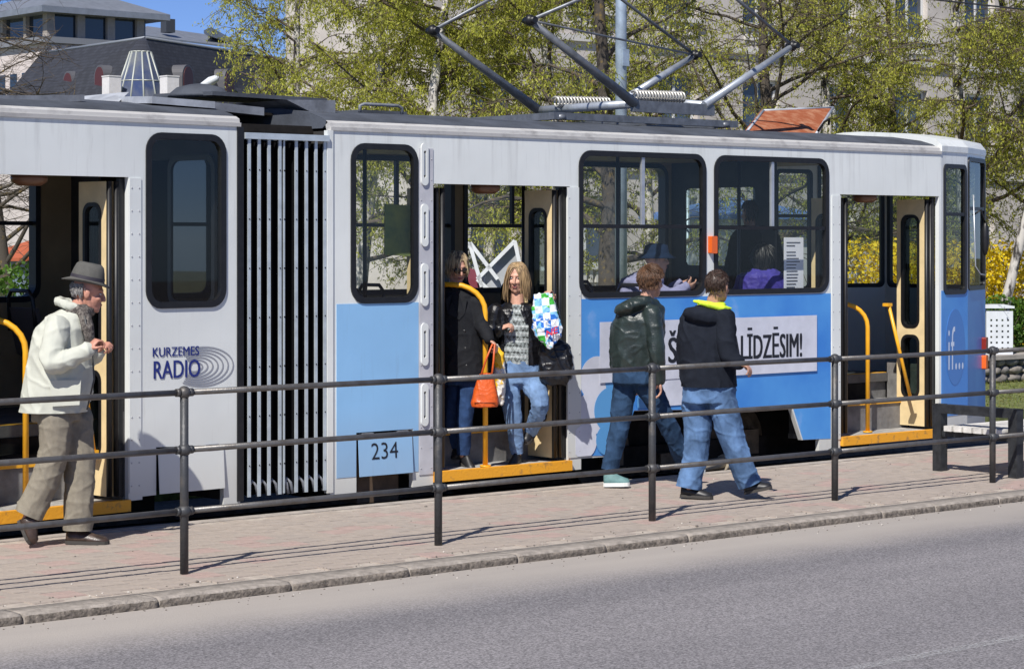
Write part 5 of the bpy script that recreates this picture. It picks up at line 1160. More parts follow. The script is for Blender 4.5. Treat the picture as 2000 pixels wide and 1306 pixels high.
def strands(name, c, f, u, l, s, mat, parent, N, L, comb, mask, seed, rad=.006, grav=0.0, base=1.05, wob=.12, steps=6, lift=.12):
    rg = random.Random(seed); mb = MB(); R3 = (.079 * s, .098 * s, .095 * s); cc = c - f * .012 * s + u * .034 * s
    # cap under the strands
    nu, nv = 28, 18; g = {}
    for j in range(nv + 1):
        th = math.pi * j / nv
        for k in range(nu):
            ph = 2 * math.pi * k / nu; q = (math.sin(th) * math.cos(ph), math.sin(th) * math.sin(ph), math.cos(th))
            if mask(q): b = base + .05 * noise.noise(Vector(q) * 4 + Vector((seed, 0, 0))); mb.v.append(tuple(cc + l * q[0] * R3[0] * b + f * q[1] * R3[1] * b + u * q[2] * R3[2] * b)); g[j, k] = len(mb.v) - 1
    for j in range(nv):
        for k in range(nu):
            q = [(j, k), (j + 1, k), (j + 1, (k + 1) % nu), (j, (k + 1) % nu)]
            if all(t in g for t in q): mb.f.append(tuple(g[t] for t in q)); mb.mi.append(0); mb.sm.append(True)
    n = 0; tries = 0
    while n < N and tries < N * 30:
        tries += 1; v = Vector((rg.gauss(0, 1), rg.gauss(0, 1), rg.gauss(0, 1))).normalized()
        if not mask((v.x, v.y, v.z)): continue
        n += 1; nrm = (l * v.x / R3[0] + f * v.y / R3[1] + u * v.z / R3[2]).normalized(); p = cc + l * v.x * R3[0] + f * v.y * R3[1] + u * v.z * R3[2]
        d = comb(v, nrm); d = d - nrm * d.dot(nrm); d = (d.normalized() if d.length > .01 else u) + nrm * lift; P = [p]; Ls = L(v) * rg.uniform(.75, 1.15); wv = Vector((rg.gauss(0, wob), rg.gauss(0, wob), rg.gauss(0, wob)))
        for k in range(steps):
            d = (d + wv * .35 + Vector((0, 0, -grav))).normalized(); p = p + d * (Ls / steps)
            q = p - cc; e = math.sqrt((q.dot(l) / R3[0]) ** 2 + (q.dot(f) / R3[1]) ** 2 + (q.dot(u) / R3[2]) ** 2)
            mn = base + .03
            if e < mn: p = cc + q * (mn / e)
            elif grav > 0 and q.dot(u) < 0:                       # hang round the neck, not through it
                h = q - u * q.dot(u); 
                if h.length < .085 * s: p = p + h.normalized() * (.085 * s - h.length)
            P.append(p.copy())
        r_ = rad * rg.uniform(.7, 1.3); mb.tube(P, [r_ * (1 - .75 * (k / steps) ** 2) for k in range(steps + 1)], 4, cap=False)
    return link(bpy.data.objects.new(name, mb.mesh(name, mat)), parent)
def skin_mat(name, c):
    return M(name, c, .5, var=.16, vscale=14, bump=.12, bscale=120, spec=.4)
SK = {'fair': skin_mat('skin_fair', (.56, .31, .22)), 'ruddy': skin_mat('skin_ruddy', (.50, .24, .17)), 'shade': skin_mat('skin_tan', (.46, .25, .17))}
eye_w = M('eye_white', (.65, .63, .60), .3); eye_d = M('eye_iris', (.04, .05, .06), .2); lip = M('lips', (.36, .11, .10), .45); 
def shoe(heel, toe, mat, sole, parent, w=.047, h=.075, st=.022, name='shoe'):
    heel, toe = Vector(heel), Vector(toe); d = (toe - heel); L = d.length; d.normalize(); lat = d.cross(ZV).normalized(); up = lat.cross(d).normalized()
    prof = ((0, .55, .8), (.06, .78, 1.0), (.25, .86, 1.1), (.42, .86, .92), (.6, .98, .70), (.8, 1.0, .52), (.94, .78, .42), (1.0, .42, .26))
    def rings(z0, f, k=1.0): return [[heel + d * (L * t) + lat * (w * ww * k * math.cos(a)) + up * (z0 + max(0, math.sin(a)) * h * hh * f) for a in [2 * math.pi * q / 14 for q in range(14)]] for t, ww, hh in prof]
    mb = MB(); mb.loft(rings(st * .6, 1.0)); o = mb.build(name, mat, parent)
    mb = MB(); mb.loft([[heel + d * (L * t * 1.02 - .004) + lat * (w * ww * 1.07 * q) + up * z for q, z in ((-1, 0), (1, 0), (1, st), (-1, st))] for t, ww, hh in prof], smooth=False); mb.build('sole', sole, o); return o
def person(label, F, head, face, J, top, bottom, skin='fair', female=False, hs=1.0, voxel=.0062, hands=(), bodyw=.7, group=None, pitch=0):
    P = {k: D(v[0], v[1], F + (v[2] if len(v) > 2 else 0)) for k, v in J.items()}
    hc = D(head[0], head[1], F + (head[2] if len(head) > 2 else 0)); f = face.normalized(); u = (ZV - f * f.z).normalized()
    mb = MB(); l = head_geo(mb, hc, f, u, hs, female)
    nb = P['neck']; mb.tube([hc - u * .05 * hs - f * .015, hc.lerp(nb, .6) - f * .01, nb - ZV * .04], [.052 * hs, .052 * hs, .062 * hs], 14)
    pel = P['pelvis']; sh = (P['sl'] + P['sr']) / 2; lat = (P['sr'] - P['sl']); lat.z = 0; lat.normalize(); dp = lat.cross(ZV)
    rings = []
    for t, a, b in ((0, .10, .08), (.3, .105, .075), (.7, .125, .085), (.92, .12, .07), (1.0, .05, .045)):
        c = pel.lerp(nb - ZV * .02, t); rings.append([c + lat * (a * math.cos(q)) + dp * (b * math.sin(q)) for q in [2 * math.pi * k / 16 for k in range(16)]])
    mb.loft(rings)
    for s_ in 'lr':
        seglimb(mb, [P['s' + s_].lerp(sh, .25), P['s' + s_].lerp(P['e' + s_], .1), P['e' + s_], P['w' + s_]], [.04, .042, .034, .026], 10)
        if 'h' + s_ in P:
            hp = P['h' + s_]; dv = hp - P['w' + s_]; pnv = Vector(hands[s_][0]) if s_ in hands else dp
            hand(mb, P['w' + s_], dv, pnv, 1.0 if not female else .92, hands[s_][1] if s_ in hands else .45, hands[s_][2] if s_ in hands and len(hands[s_]) > 2 else 1)
        if 'k' + s_ in P: seglimb(mb, [pel.lerp(P['q' + s_], .6), P['q' + s_], P['k' + s_], P['a' + s_]], [.06, .065, .048, .036], 10)
        if 'a' + s_ in P and 't' + s_ in P: mb.tube([P['a' + s_], P['b' + s_].lerp(P['t' + s_], .22) + ZV * .012, P['t' + s_].lerp(P['b' + s_], .3) + ZV * .002], [.030, .024, .014], 8, round_ends=True)
    me_o = remesh(mb, voxel, 1, 'person', SK[skin], None)
    tag(me_o, label, 'person', group)
    for q in (-1, 1):
        e = hc + f * .0765 * hs + u * .008 * hs + l * q * .031 * hs
        m2 = MB(); m2.ell(e, (l, f, u), (.0115 * hs, .009 * hs, .0050 * hs), 10, 6); m2.ell(e + f * .0055 * hs, (l, f, u), (.0052 * hs, .005 * hs, .0048 * hs), 8, 5, 1); m2.build('eye', [eye_w, eye_d], me_o)
    m2 = MB(); m2.ell(hc + f * .0925 * hs - u * .058 * hs, (l, f, u), (.021 * hs, .005 * hs, .0045 * hs), 10, 6); m2.ell(hc + f * .090 * hs - u * .066 * hs, (l, f, u), (.018 * hs, .006 * hs, .005 * hs), 10, 6); m2.build('lips', lip, me_o)
    return me_o, P, hc, f, u, l
def srings(rows, F, n=22, sq=2.3):        # rings given as photo column, row, half width in pixels, half depth in metres, depth offset
    out = []
    for r in rows:
        c = D(r[0], r[1], F + (r[4] if len(r) > 4 else 0)); a = r[2] / FPX * F; b = r[3]; ring = []
        for k in range(n):
            t = 2 * math.pi * k / n; cs, sn = math.cos(t), math.sin(t)
            ring.append(c + RX * (a * math.copysign(abs(cs) ** (2 / sq), cs)) + AX * (b * math.copysign(abs(sn) ** (2 / sq), sn)))
        out.append(ring)
    return out
def garment(name, F, P, rows, limbs, mat, parent, voxel=.009, smooth=4, wr=(.008, 9), seed=1, extra=None, cut=None, hem=False):
    mb = MB(); ends = []
    if hem:                                                  # coat ends in a flat hem
        r = rows[-1]; ends.append((D(r[0], r[1], F), -ZV, max(r[2] / FPX * F, r[3]))); rows = rows + [(r[0], r[1] + 12, r[2], r[3])]
    if name in ('trousers', 'jeans'):
        for pts, rad in limbs:                               # trouser legs end in a flat open hem
            e = pts[-1]; d = (pts[-1] - pts[-2]).normalized(); ends.append((e.copy(), d, rad[-1])); pts[-1] = e + d * .03
    if rows: mb.loft(srings(rows, F))
    for pts, rad in limbs: seglimb(mb, pts, rad, 14)
    if extra: extra(mb)
    return remesh(mb, voxel, smooth, name, mat, parent, wr, seed, cut, ends)
def ringtube(mb, c, ax1, ax2, r1, r2, tr, n=18, sag=0): mb.tube([c + ax1 * r1 * math.cos(2 * math.pi * k / n) + ax2 * r2 * math.sin(2 * math.pi * k / n) - ZV * sag * math.sin(2 * math.pi * k / n) for k in range(n + 1)], tr, 8, cap=False)
cloth = lambda n, c, **k: M(n, c, k.pop('rough', .9), spec=.15, var=k.pop('var', .12), vscale=k.pop('vscale', 20), bump=k.pop('bump', .25), bscale=k.pop('bscale', 260), **k)
denim = cloth('denim_mid', (.026, .056, .112), var=.35, vscale=9); denim_l = cloth('denim_light', (.15, .24, .40), var=.3, vscale=7); denim_w = cloth('denim_washed', (.095, .17, .31), var=.4, vscale=6)
leather_b = M('black_leather', (.007, .007, .009), .34, var=.2, vscale=20, bump=.3, bscale=90); leather_g = M('green_leather', (.022, .033, .031), .38, var=.25, vscale=10, bump=.3, bscale=80)
shoe_br = M('brown_shoe_leather', (.055, .035, .026), .38, var=.35, vscale=20, bump=.2, bscale=90); shoe_bk = M('black_shoe', (.015, .015, .017), .45, var=.2, vscale=30); sole_d = M('dark_sole', (.05, .045, .04), .8); sole_w = M('white_sole', (.70, .72, .70), .6)
# --- elderly man in hat and pale coat
F = 14.95
J = dict(neck=(146, 612), pelvis=(112, 800), sr=(112, 640, -.19), er=(95, 722, -.29), wr=(171, 683, -.27), hr=(196, 656, -.24), sl=(132, 640, .17), el=(150, 716, .14), wl=(190, 690, -.03), hl=(207, 668, -.08),
         qr=(108, 815, -.09), kr=(108, 893, -.09), ar=(56, 1005, -.12), br=(38, 1017, -.13), tr=(62, 1064, -.15), ql=(148, 815, .08), kl=(157, 910, .06), al=(152, 1035, .04), bl=(130, 1050, .04), tl=(212, 1052, .02))
me1, P, hc, f, u, l = person('elderly man in grey felt hat and cream coat walking beside the rear door', F, (173, 573), RX * .97 + AX * .12 - ZV * .16, J, None, None, 'ruddy', hs=1.02, hands={'r': ((-.2, .2, -1), 1.0, -1), 'l': ((.2, .5, -1), 1.0)})
coat = cloth('cream_coat', (.52, .53, .46), rough=.7, var=.06, vscale=5)
garment('coat', F, P, [(146, 601, 25, .095), (136, 614, 38, .15), (124, 640, 52, .20), (120, 680, 59, .21), (117, 720, 65, .215), (111, 765, 68, .22), (104, 803, 66, .215)], [([P['sr'], P['er'], P['wr']], [.080, .070, .052]), ([P['sl'], P['el'], P['wl']], [.08, .07, .052])], coat, me1, wr=(.010, 5.5), seed=1, smooth=2, hem=True)
mb = MB(); ringtube(mb, D(140, 596, F), (RX + ZV * -.35).normalized(), AX, .088, .10, .030); remesh(mb, .007, 2, 'collar', coat, me1, (.005, 12), 4)
mb = MB(); mb.plate([(0, 0), (.20, 0), (.19, -.16), (.01, -.17)], [], lambda s, z, d: D(98, 742, F - .225) + RX * s + ZV * z + AX * (d + .02 * s), -.008, .0); mb.build('pocket', coat, me1)
mb = MB(); mb.tube([D(165, 618, F - .17), D(180, 690, F - .12), D(184, 740, F - .12), D(170, 800, F - .12)], .006, 6); mb.build('coat_zip', M('zip_dark', (.05, .05, .05), .5), me1)
trs = cloth('grey_trousers', (.235, .21, .165), var=.1, vscale=30)
garment('trousers', F, P, [(112, 790, 48, .16), (112, 822, 48, .15)], [([P['qr'], P['kr'], P['ar']], [.115, .098, .092]), ([P['ql'], P['kl'], P['al']], [.112, .100, .096])], trs, me1, wr=(.009, 5.5), seed=2, smooth=3)
shoe(P['br'], P['tr'], shoe_br, sole_d, me1, .05, .10); shoe(P['bl'] - ZV * .035, P['tl'] - ZV * .035, shoe_br, sole_d, me1, .05, .085)
mb = MB(); ringtube(mb, D(152, 606, F), RX, AX, .075, .085, .042); mb.tube([D(160, 606, F - .09), D(172, 640, F - .13), D(176, 672, F - .12)], [.045, .04, .03], 8); remesh(mb, .008, 2, 'scarf', cloth('patterned_scarf', (.075, .065, .06), col2=(.19, .17, .15), vscale=60, thr=(.45, .6)), me1, (.006, 14), 5)
felt = cloth('grey_felt', (.10, .098, .09), var=.12); hb = D(170, 549, F); hu = (u + f * .05).normalized(); hl = f.cross(hu).normalized(); hf = hu.cross(hl) * -1
if hf.dot(f) < 0: hf = -hf
ov = lambda a, b, z, dz=0: [hb + hf * (a * math.cos(t)) + hl * (b * math.sin(t)) + hu * (z + dz * math.cos(2 * t)) for t in [2 * math.pi * k / 28 for k in range(28)]]
mb = MB(); mb.loft([ov(.162, .140, -.010, -.012), ov(.166, .144, -.003, -.012), ov(.114, .096, .008), ov(.111, .092, .03), ov(.102, .080, .07), ov(.090, .062, .105), ov(.070, .036, .122), ov(.04, .008, .108)]); hat = mb.build('hat', felt, me1)
mb = MB(); mb.loft([ov(.1135, .0955, .010), ov(.1125, .0945, .034)], cap=False); mb.build('hat_band', M('hat_ribbon', (.035, .03, .04), .6), hat)
hairg = M('grey_hair', (.25, .24, .23), .6, var=.3, vscale=30)
strands('hair', hc, f, u, l, 1.02, hairg, me1, 140, lambda v: .03, lambda v, n: -ZV, lambda q: q[2] < .25 and q[2] > -.55 and q[1] < -.1, 3, .004)
# --- woman with blond hair and striped top stepping out
F = 18.55
J = dict(neck=(1010, 596), pelvis=(1012, 715), sr=(968, 607, 0), er=(955, 668, -.02), wr=(976, 642, -.17), hr=(1000, 632, -.2), sl=(1056, 606, 0), el=(1089, 652, -.10), wl=(1076, 590, -.20), hl=(1073, 566, -.22),
         qr=(992, 742, -.02), kr=(1003, 815, -.08), ar=(1010, 884, -.02), br=(1014, 897, .02), tr=(998, 906, -.16), ql=(1036, 742, 0), kl=(1060, 786, -.24), al=(1037, 842, .06), bl=(1040, 850, .12), tl=(1026, 868, -.02))
me3, P, hc, f, u, l = person('blond woman in black leather jacket and light jeans stepping out of the tram door', F, (1010, 543), -AX * .86 - RX * .22 - ZV * .10, J, None, None, 'fair', True, hands={'r': ((.3, .3, -1), .8, 1), 'l': ((-1, -.4, 0), .85, 1)})
knit, ntk, bk_ = node_mat('nordic_knit'); tk_ = ntk.nodes.new('ShaderNodeTexCoord'); mk = ntk.nodes.new('ShaderNodeMapping'); mk.inputs['Rotation'].default_value = (0, 0, -math.atan2(AX.x, AX.y)); ntk.links.new(tk_.outputs['Object'], mk.inputs[0])
wv1 = ntk.nodes.new('ShaderNodeTexWave'); wv1.bands_direction = 'Z'; wv1.inputs['Scale'].default_value = 5.2; wv1.inputs['Distortion'].default_value = 0; ntk.links.new(tk_.outputs['Object'], wv1.inputs['Vector'])
ck = ntk.nodes.new('ShaderNodeTexChecker'); ck.inputs['Scale'].default_value = 46; mk2 = ntk.nodes.new('ShaderNodeMapping'); mk2.inputs['Rotation'].default_value = (.0, .785, .7); ntk.links.new(tk_.outputs['Object'], mk2.inputs[0]); ntk.links.new(mk2.outputs[0], ck.inputs['Vector'])
ck.inputs['Color1'].default_value = (.42, .47, .47, 1); ck.inputs['Color2'].default_value = (.035, .04, .04, 1)
rk = ntk.nodes.new('ShaderNodeValToRGB'); rk.color_ramp.interpolation = 'CONSTANT'; ek = rk.color_ramp.elements; ek[0].color = (.05, .055, .055, 1); ek[1].position = .3; ek[1].color = (.36, .41, .41, 1); en = ek.new(.55); en.color = (.12, .14, .14, 1); en = ek.new(.78); en.color = (.5, .53, .53, 1)
ntk.links.new(wv1.outputs['Fac'], rk.inputs[0]); mxk = ntk.nodes.new('ShaderNodeMix'); mxk.data_type = 'RGBA'; mxk.inputs[0].default_value = .45; ntk.links.new(rk.outputs[0], mxk.inputs[6]); ntk.links.new(ck.outputs[0], mxk.inputs[7]); ntk.links.new(mxk.outputs[2], bk_.inputs['Base Color']); bk_.inputs['Roughness'].default_value = .9
garment('sweater', F, P, [(1011, 594, 20, .07), (1012, 608, 38, .105), (1012, 640, 41, .128), (1011, 680, 40, .125), (1011, 712, 42, .128)], [], knit, me3, wr=(.004, 12), seed=3)
garment('jacket', F, P, [(1011, 592, 24, .085), (1012, 604, 45, .12), (1013, 630, 50, .135), (1013, 665, 49, .135), (1012, 712, 47, .13)], [], leather_b, me3, wr=(.009, 11), seed=4, smooth=3,
        cut=lambda c, o=D(1011, 650, F): (c - o).dot(AX) < -.02 and abs((c - o).dot(RX) + .01) < (.095 if (c - o).z < .08 else max(.03, .095 - (c - o).z * .35)) and (c - o).z < .26)
for s_ in 'lr': garment('sleeve', F, P, None, [([P['s' + s_], P['e' + s_], P['w' + s_]], [.066, .057, .043])], leather_b, me3, wr=(.005, 9), seed=12, smooth=3)
garment('jeans', F, P, [(1012, 702, 41, .125), (1012, 728, 47, .135), (1012, 748, 44, .13)], [([P['qr'], P['kr'], P['ar']], [.098, .068, .052]), ([P['ql'], P['kl'], P['al']], [.098, .072, .054])], denim_l, me3, wr=(.007, 11), seed=5, smooth=4)
shoe(P['br'] - ZV * .03, P['tr'] - ZV * .03, shoe_bk, sole_d, me3, .04, .10); shoe(P['bl'], P['tl'], shoe_bk, sole_d, me3, .04, .10)
blond = M('blond_hair', (.30, .20, .10), .5, var=.5, vscale=60, stretch=(1, 1, .15))
face_open = lambda q: not (q[1] > .42 and q[2] < .52 and abs(q[0]) < .8) and q[2] > -.75
strands('hair', hc, f, u, l, 1.0, blond, me3, 460, lambda v: .17 + .13 * max(0, v.z), lambda v, n: l * (1 if v.x > .05 else -1) * .8 - ZV * .9 - f * .25, face_open, 5, .0045, .55, 1.04, .07, 9, .05)
# --- woman in dark coat with sunglasses
F = 18.33
J = dict(neck=(889, 566), pelvis=(906, 735), sr=(866, 592, .04), er=(858, 660, .08), wr=(868, 716, .0), hr=(872, 740, -.02), sl=(928, 590, -.06), el=(944, 640, -.12), wl=(956, 663, -.24), hl=(968, 674, -.27),
         qr=(892, 750, .04), kr=(882, 810, .02), ar=(884, 872, .08), br=(880, 888, .12), tr=(895, 898, .0), ql=(916, 750, -.03), kl=(906, 815, -.10), al=(905, 886, -.06), bl=(902, 897, -.03), tl=(924, 915, -.16))
me2, P, hc, f, u, l = person('woman in sunglasses and dark coat carrying an orange bag inside the door', F, (893, 522), RX * .36 - AX * .84 - ZV * .30, J, None, None, 'fair', True, hands={'l': ((-.3, 0, -1), .8, 1)})
garment('coat', F, P, [(889, 560, 24, .085), (892, 576, 38, .13), (898, 605, 45, .15), (902, 655, 44, .15), (906, 700, 46, .16), (906, 742, 48, .17)], [([P['sr'], P['er'], P['wr']], [.066, .058, .046]), ([P['sl'], P['el'], P['wl']], [.066, .058, .048])], cloth('charcoal_coat', (.014, .015, .018), rough=.8), me2, wr=(.009, 5.5), seed=6, smooth=3, hem=True)
garment('jeans', F, P, [(906, 728, 40, .125), (905, 750, 42, .125)], [([P['qr'], P['kr'], P['ar']], [.09, .066, .05]), ([P['ql'], P['kl'], P['al']], [.09, .066, .05])], cloth('denim_dark', (.022, .048, .12), var=.3, vscale=9), me2, wr=(.005, 12), seed=7)
shoe(P['bl'] - ZV * .03, P['tl'] - ZV * .03, shoe_bk, sole_d, me2, .04, .085); shoe(P['br'], P['tr'], shoe_bk, sole_d, me2, .04, .085)
mb = MB(); ringtube(mb, D(889, 566, F), RX, AX, .075, .08, .028); remesh(mb, .008, 2, 'collar', MATS['charcoal_coat'], me2, (.004, 14), 5)
for k in range(4):
    mb = MB(); c = D(905 + k * 2, 612 + k * 34, 18.33 - .155); mb.ell(c, (RX, AX, ZV), (.011, .005, .011), 10, 6); mb.build('button', M('coat_button', (.03, .03, .03), .25), me2)
for s_, x0, x1 in ((-1, 884, 876), (1, 896, 906)):
    mb = MB(); q = [D(x0, 572, 18.33 - .13), D(x1 + s_ * 6, 585, 18.33 - .15), D(x1 + s_ * 2, 612, 18.33 - .16), D(897, 625, 18.33 - .163), D(x0 + s_ * 1, 590, 18.33 - .155)]; mb.loft([q, [v + AX * .012 for v in q]], smooth=False); mb.build('lapel', MATS['charcoal_coat'], me2)
streak = M('streaked_blond_hair', (.10, .07, .045), .5, col2=(.55, .42, .24), vscale=40, stretch=(1, 1, .2), thr=(.42, .6))
strands('hair', hc, f, u, l, 1.0, streak, me2, 420, lambda v: .08 + .07 * max(0, v.z), lambda v, n: l * (1 if v.x > 0 else -1) * .9 - ZV * .8 - f * .1, lambda q: not (q[1] > .40 and q[2] < .46 and abs(q[0]) < .8) and q[2] > -.6, 6, .0045, .5, 1.05, .06, 7, .05)
mb = MB()
for q in (-1, 1): mb.ell(hc + f * .098 + u * .004 + l * q * .034, (l, f, u), (.030, .010, .024), 12, 8); mb.tube([hc + f * .09 + u * .01 + l * q * .062, hc + f * .0 + u * .012 + l * q * .086], .0035, 6)
mb.tube([hc + f * .106 + u * .01 - l * .01, hc + f * .106 + u * .01 + l * .01], .004, 6); mb.build('sunglasses', M('sunglass_brown', (.012, .008, .006), .08), me2)
# --- young man in green leather jacket
F = 18.4
J = dict(neck=(1262, 590), pelvis=(1240, 728), sr=(1274, 614, -.15), er=(1284, 690, -.20), wr=(1288, 742, -.16), hr=(1292, 772, -.15), sl=(1222, 616, .15), el=(1220, 690, .22), wl=(1240, 735, .26), hl=(1250, 755, .28),
         ql=(1222, 748, .05), kl=(1212, 822, .03), al=(1190, 918, .0), bl=(1180, 936, .0), tl=(1230, 941, -.03), qr=(1262, 748, 0), kr=(1304, 824, .06), ar=(1336, 902, .24), br=(1332, 912, .26), tr=(1375, 916, .34))
me4, P, hc, f, u, l = person('young man in dark green hooded leather jacket walking along the platform', F, (1272, 551), RX * .62 + AX * .78 - ZV * .04, J, None, None, 'fair', hs=1.06, hands={'r': ((-.6, .5, 0), .4, 1)})
def hood4(mb): mb.ell(D(1236, 596, F - .10), ((RX * .93 + ZV * .30).normalized(), AX, (ZV * .93 - RX * .30).normalized()), (.165, .12, .062), 16, 10); ringtube(mb, D(1258, 592, F), RX, AX, .09, .10, .036)
garment('jacket', F, P, [(1262, 588, 22, .09), (1256, 602, 42, .15), (1247, 628, 53, .19), (1243, 660, 53, .19), (1241, 695, 50, .18), (1240, 718, 47, .165)], [([P['sr'], P['er'], P['wr']], [.078, .066, .050]), ([P['sl'], P['el'], P['wl']], [.075, .065, .05])], leather_g, me4, wr=(.011, 6), seed=8, smooth=3, extra=hood4)
garment('shirt_hem', F, P, [(1241, 714, 46, .16), (1241, 724, 45, .155)], [], cloth('red_cotton', (.45, .03, .04)), me4, wr=(0, 1))
garment('jeans', F, P, [(1241, 716, 45, .15), (1241, 748, 46, .15)], [([P['ql'], P['kl'], P['al']], [.102, .080, .066]), ([P['qr'], P['kr'], P['ar']], [.102, .080, .066])], denim, me4, wr=(.008, 7), seed=9, smooth=3)
sneak = M('teal_sneaker', (.12, .23, .23), .7, var=.15, vscale=20)
shoe(P['bl'] - ZV * .055, P['tl'] - ZV * .03, sneak, sole_w, me4, .05, .10, .03); shoe(P['br'] - ZV * .03, P['tr'] - ZV * .03, sneak, sole_w, me4, .05, .10, .03)
brown = M('brown_hair', (.105, .052, .026), .5, var=.4, vscale=50); dbrown = M('dark_brown_hair', (.045, .024, .016), .5, var=.4, vscale=50)
hm_short = lambda q: (q[2] > .30 or q[1] < .18) and q[2] > -.62 and not (q[1] > .5 and q[2] < .5) and not (abs(q[0]) > .8 and q[1] > -.1 and q[2] < .05)
strands('hair', hc, f, u, l, 1.06, brown, me4, 900, lambda v: .06 if v.z > .2 else .045, lambda v, n: -ZV * .8 + f * (.5 if v.z > .6 else -.05) + l * .35, hm_short, 7, .0035, .10, 1.10, .10, 4, .10)
# --- young man in black hooded jacket
F = 17.6
J = dict(neck=(1392, 598), pelvis=(1385, 762), sr=(1414, 622, -.14), er=(1421, 692, -.20), wr=(1440, 708, -.22), hr=(1456, 714, -.24), sl=(1348, 624, .10), el=(1334, 700, .10), wl=(1348, 742, .05), hl=(1356, 758, .03),
         ql=(1360, 785, .05), kl=(1362, 865, .02), al=(1346, 953, .0), bl=(1330, 962, .02), tl=(1392, 966, -.04), qr=(1410, 785, -.03), kr=(1432, 865, -.02), ar=(1466, 946, -.02), br=(1456, 957, -.01), tr=(1508, 946, -.06))
me5, P, hc, f, u, l = person('young man in black hooded jacket with neon lining and wide jeans walking by the railing', F, (1402, 561), RX * .60 + AX * .80 - ZV * .04, J, None, None, 'shade', hs=1.02, hands={'r': ((0, 0, -1), .6, 1)})
def hood5(mb): mb.ell(D(1372, 617, F - .13), ((RX * .97 - ZV * .2).normalized(), AX, (ZV * .97 + RX * .2).normalized()), (.155, .11, .072), 16, 10); ringtube(mb, D(1389, 604, F), RX, AX, .10, .11, .03)
blackj = cloth('black_softshell', (.013, .016, .024), rough=.9)
garment('jacket', F, P, [(1391, 602, 30, .11), (1387, 612, 46, .16), (1381, 636, 55, .19), (1379, 670, 56, .195), (1381, 710, 54, .19), (1384, 754, 54, .185)], [([P['sr'], P['er'], P['wr']], [.080, .070, .052]), ([P['sl'], P['el'], P['wl']], [.078, .068, .052])], blackj, me5, wr=(.010, 5), seed=10, smooth=3, extra=hood5, hem=True)
def neon(mb): ringtube(mb, D(1390, 596, F), RX, AX, .088, .095, .024, sag=.0); mb.tube([D(1356, 588, F - .10), D(1382, 594, F - .15), D(1410, 601, F - .14), D(1428, 602, F - .10)], [.012, .028, .026, .008], 8, round_ends=True)
garment('hood_lining', F, P, None, [], M('neon_lining', (.62, .85, .04), .7), me5, .007, 2, (.003, 15), 3, extra=neon)
garment('jeans', F, P, [(1385, 750, 51, .165), (1384, 785, 52, .16)], [([P['ql'], P['kl'], P['al']], [.112, .096, .092]), ([P['qr'], P['kr'], P['ar']], [.112, .096, .090])], denim_w, me5, wr=(.011, 6), seed=11, smooth=3)
shoe(P['bl'] - ZV * .03, P['tl'] - ZV * .03, shoe_bk, sole_d, me5, .052, .085); shoe(P['br'] - ZV * .03, P['tr'] - ZV * .03, shoe_bk, sole_d, me5, .052, .085)
strands('hair', hc, f, u, l, 1.02, dbrown, me5, 800, lambda v: .03, lambda v, n: -ZV * .7 + f * (.6 if v.z > .5 else 0), hm_short, 8, .003, .02, 1.04, .10, 3, .10)
# --- passengers inside
def seated(label, F, head, face, rows, J, topmat, hairmat, skin='fair', seed=1, hm=None, hairL=.06):
    me, P, hc, f, u, l = person(label, F, head, face, J, None, None, skin, True, voxel=.009, hands={})
    garment('jacket', F, P, rows, [([P['s' + s], P['e' + s], P['w' + s]], [.07, .062, .05]) for s in 'lr'], topmat, me, .011, 3, (.009, 10), seed)
    garment('trousers', F, P, None, [([P['q' + s], P['k' + s], P['a' + s]], [.09, .07, .055]) for s in 'lr'], cloth('dark_trousers', (.03, .03, .035)), me, .012, 3, (0, 1), seed)
    for s in 'lr': shoe(P['a' + s] - ZV * .07 - RX * .05, P['a' + s] - ZV * .07 + RX * .19, shoe_bk, sole_d, me)
    if hairmat: strands('hair', hc, f, u, l, 1.0, hairmat, me, 200, lambda v: hairL, lambda v, n: -ZV, hm or hm_short, seed, .007, .2, 1.06, .1, 4)
    return me, P, hc, f, u, l
lilac = cloth('lilac_anorak', (.27, .27, .42), var=.1); purple = cloth('purple_quilt', (.055, .045, .26), rough=.45, var=.15)
F = 19.85
J = dict(neck=(1268, 535), pelvis=(1240, 655), sr=(1268, 552, -.12), er=(1306, 580, -.14), wr=(1338, 562, -.10), hr=(1362, 556, -.06), sl=(1262, 550, .15), el=(1300, 575, .2), wl=(1325, 556, .1), hl=(1348, 550, .08), qr=(1244, 660, -.08), kr=(1325, 655, -.08), ar=(1335, 742, -.08), ql=(1244, 660, .1), kl=(1325, 655, .1), al=(1335, 742, .1))
me6, P, hc, f, u, l = seated('seated passenger in lilac jacket and navy bucket hat behind the window', F, (1282, 508), RX * .95 + AX * .2, [(1266, 530, 22, .09), (1256, 545, 42, .17), (1247, 580, 48, .18), (1242, 650, 50, .18)], J, lilac, None)
navyc = cloth('navy_cotton', (.008, .02, .05)); mb = MB(); hb = hc + u * .045; ov2 = lambda r, z: [hb + f * (r * 1.1 * math.cos(t)) + l * (r * math.sin(t)) + u * z for t in [2 * math.pi * k / 24 for k in range(24)]]
mb.loft([ov2(.15, -.03), ov2(.155, -.024), ov2(.105, .012), ov2(.102, .03), ov2(.09, .085), ov2(.05, .10)]); mb.build('bucket_hat', navyc, me6)
F = 20.8
J = dict(neck=(1490, 530), pelvis=(1488, 650), sr=(1525, 548, -.05), er=(1545, 600, 0), wr=(1555, 640, .1), sl=(1452, 548, .1), el=(1440, 600, .15), wl=(1470, 640, .2), qr=(1500, 655, -.05), kr=(1570, 655, .2), ar=(1575, 735, .25), ql=(1480, 655, .1), kl=(1545, 655, .35), al=(1550, 735, .4))
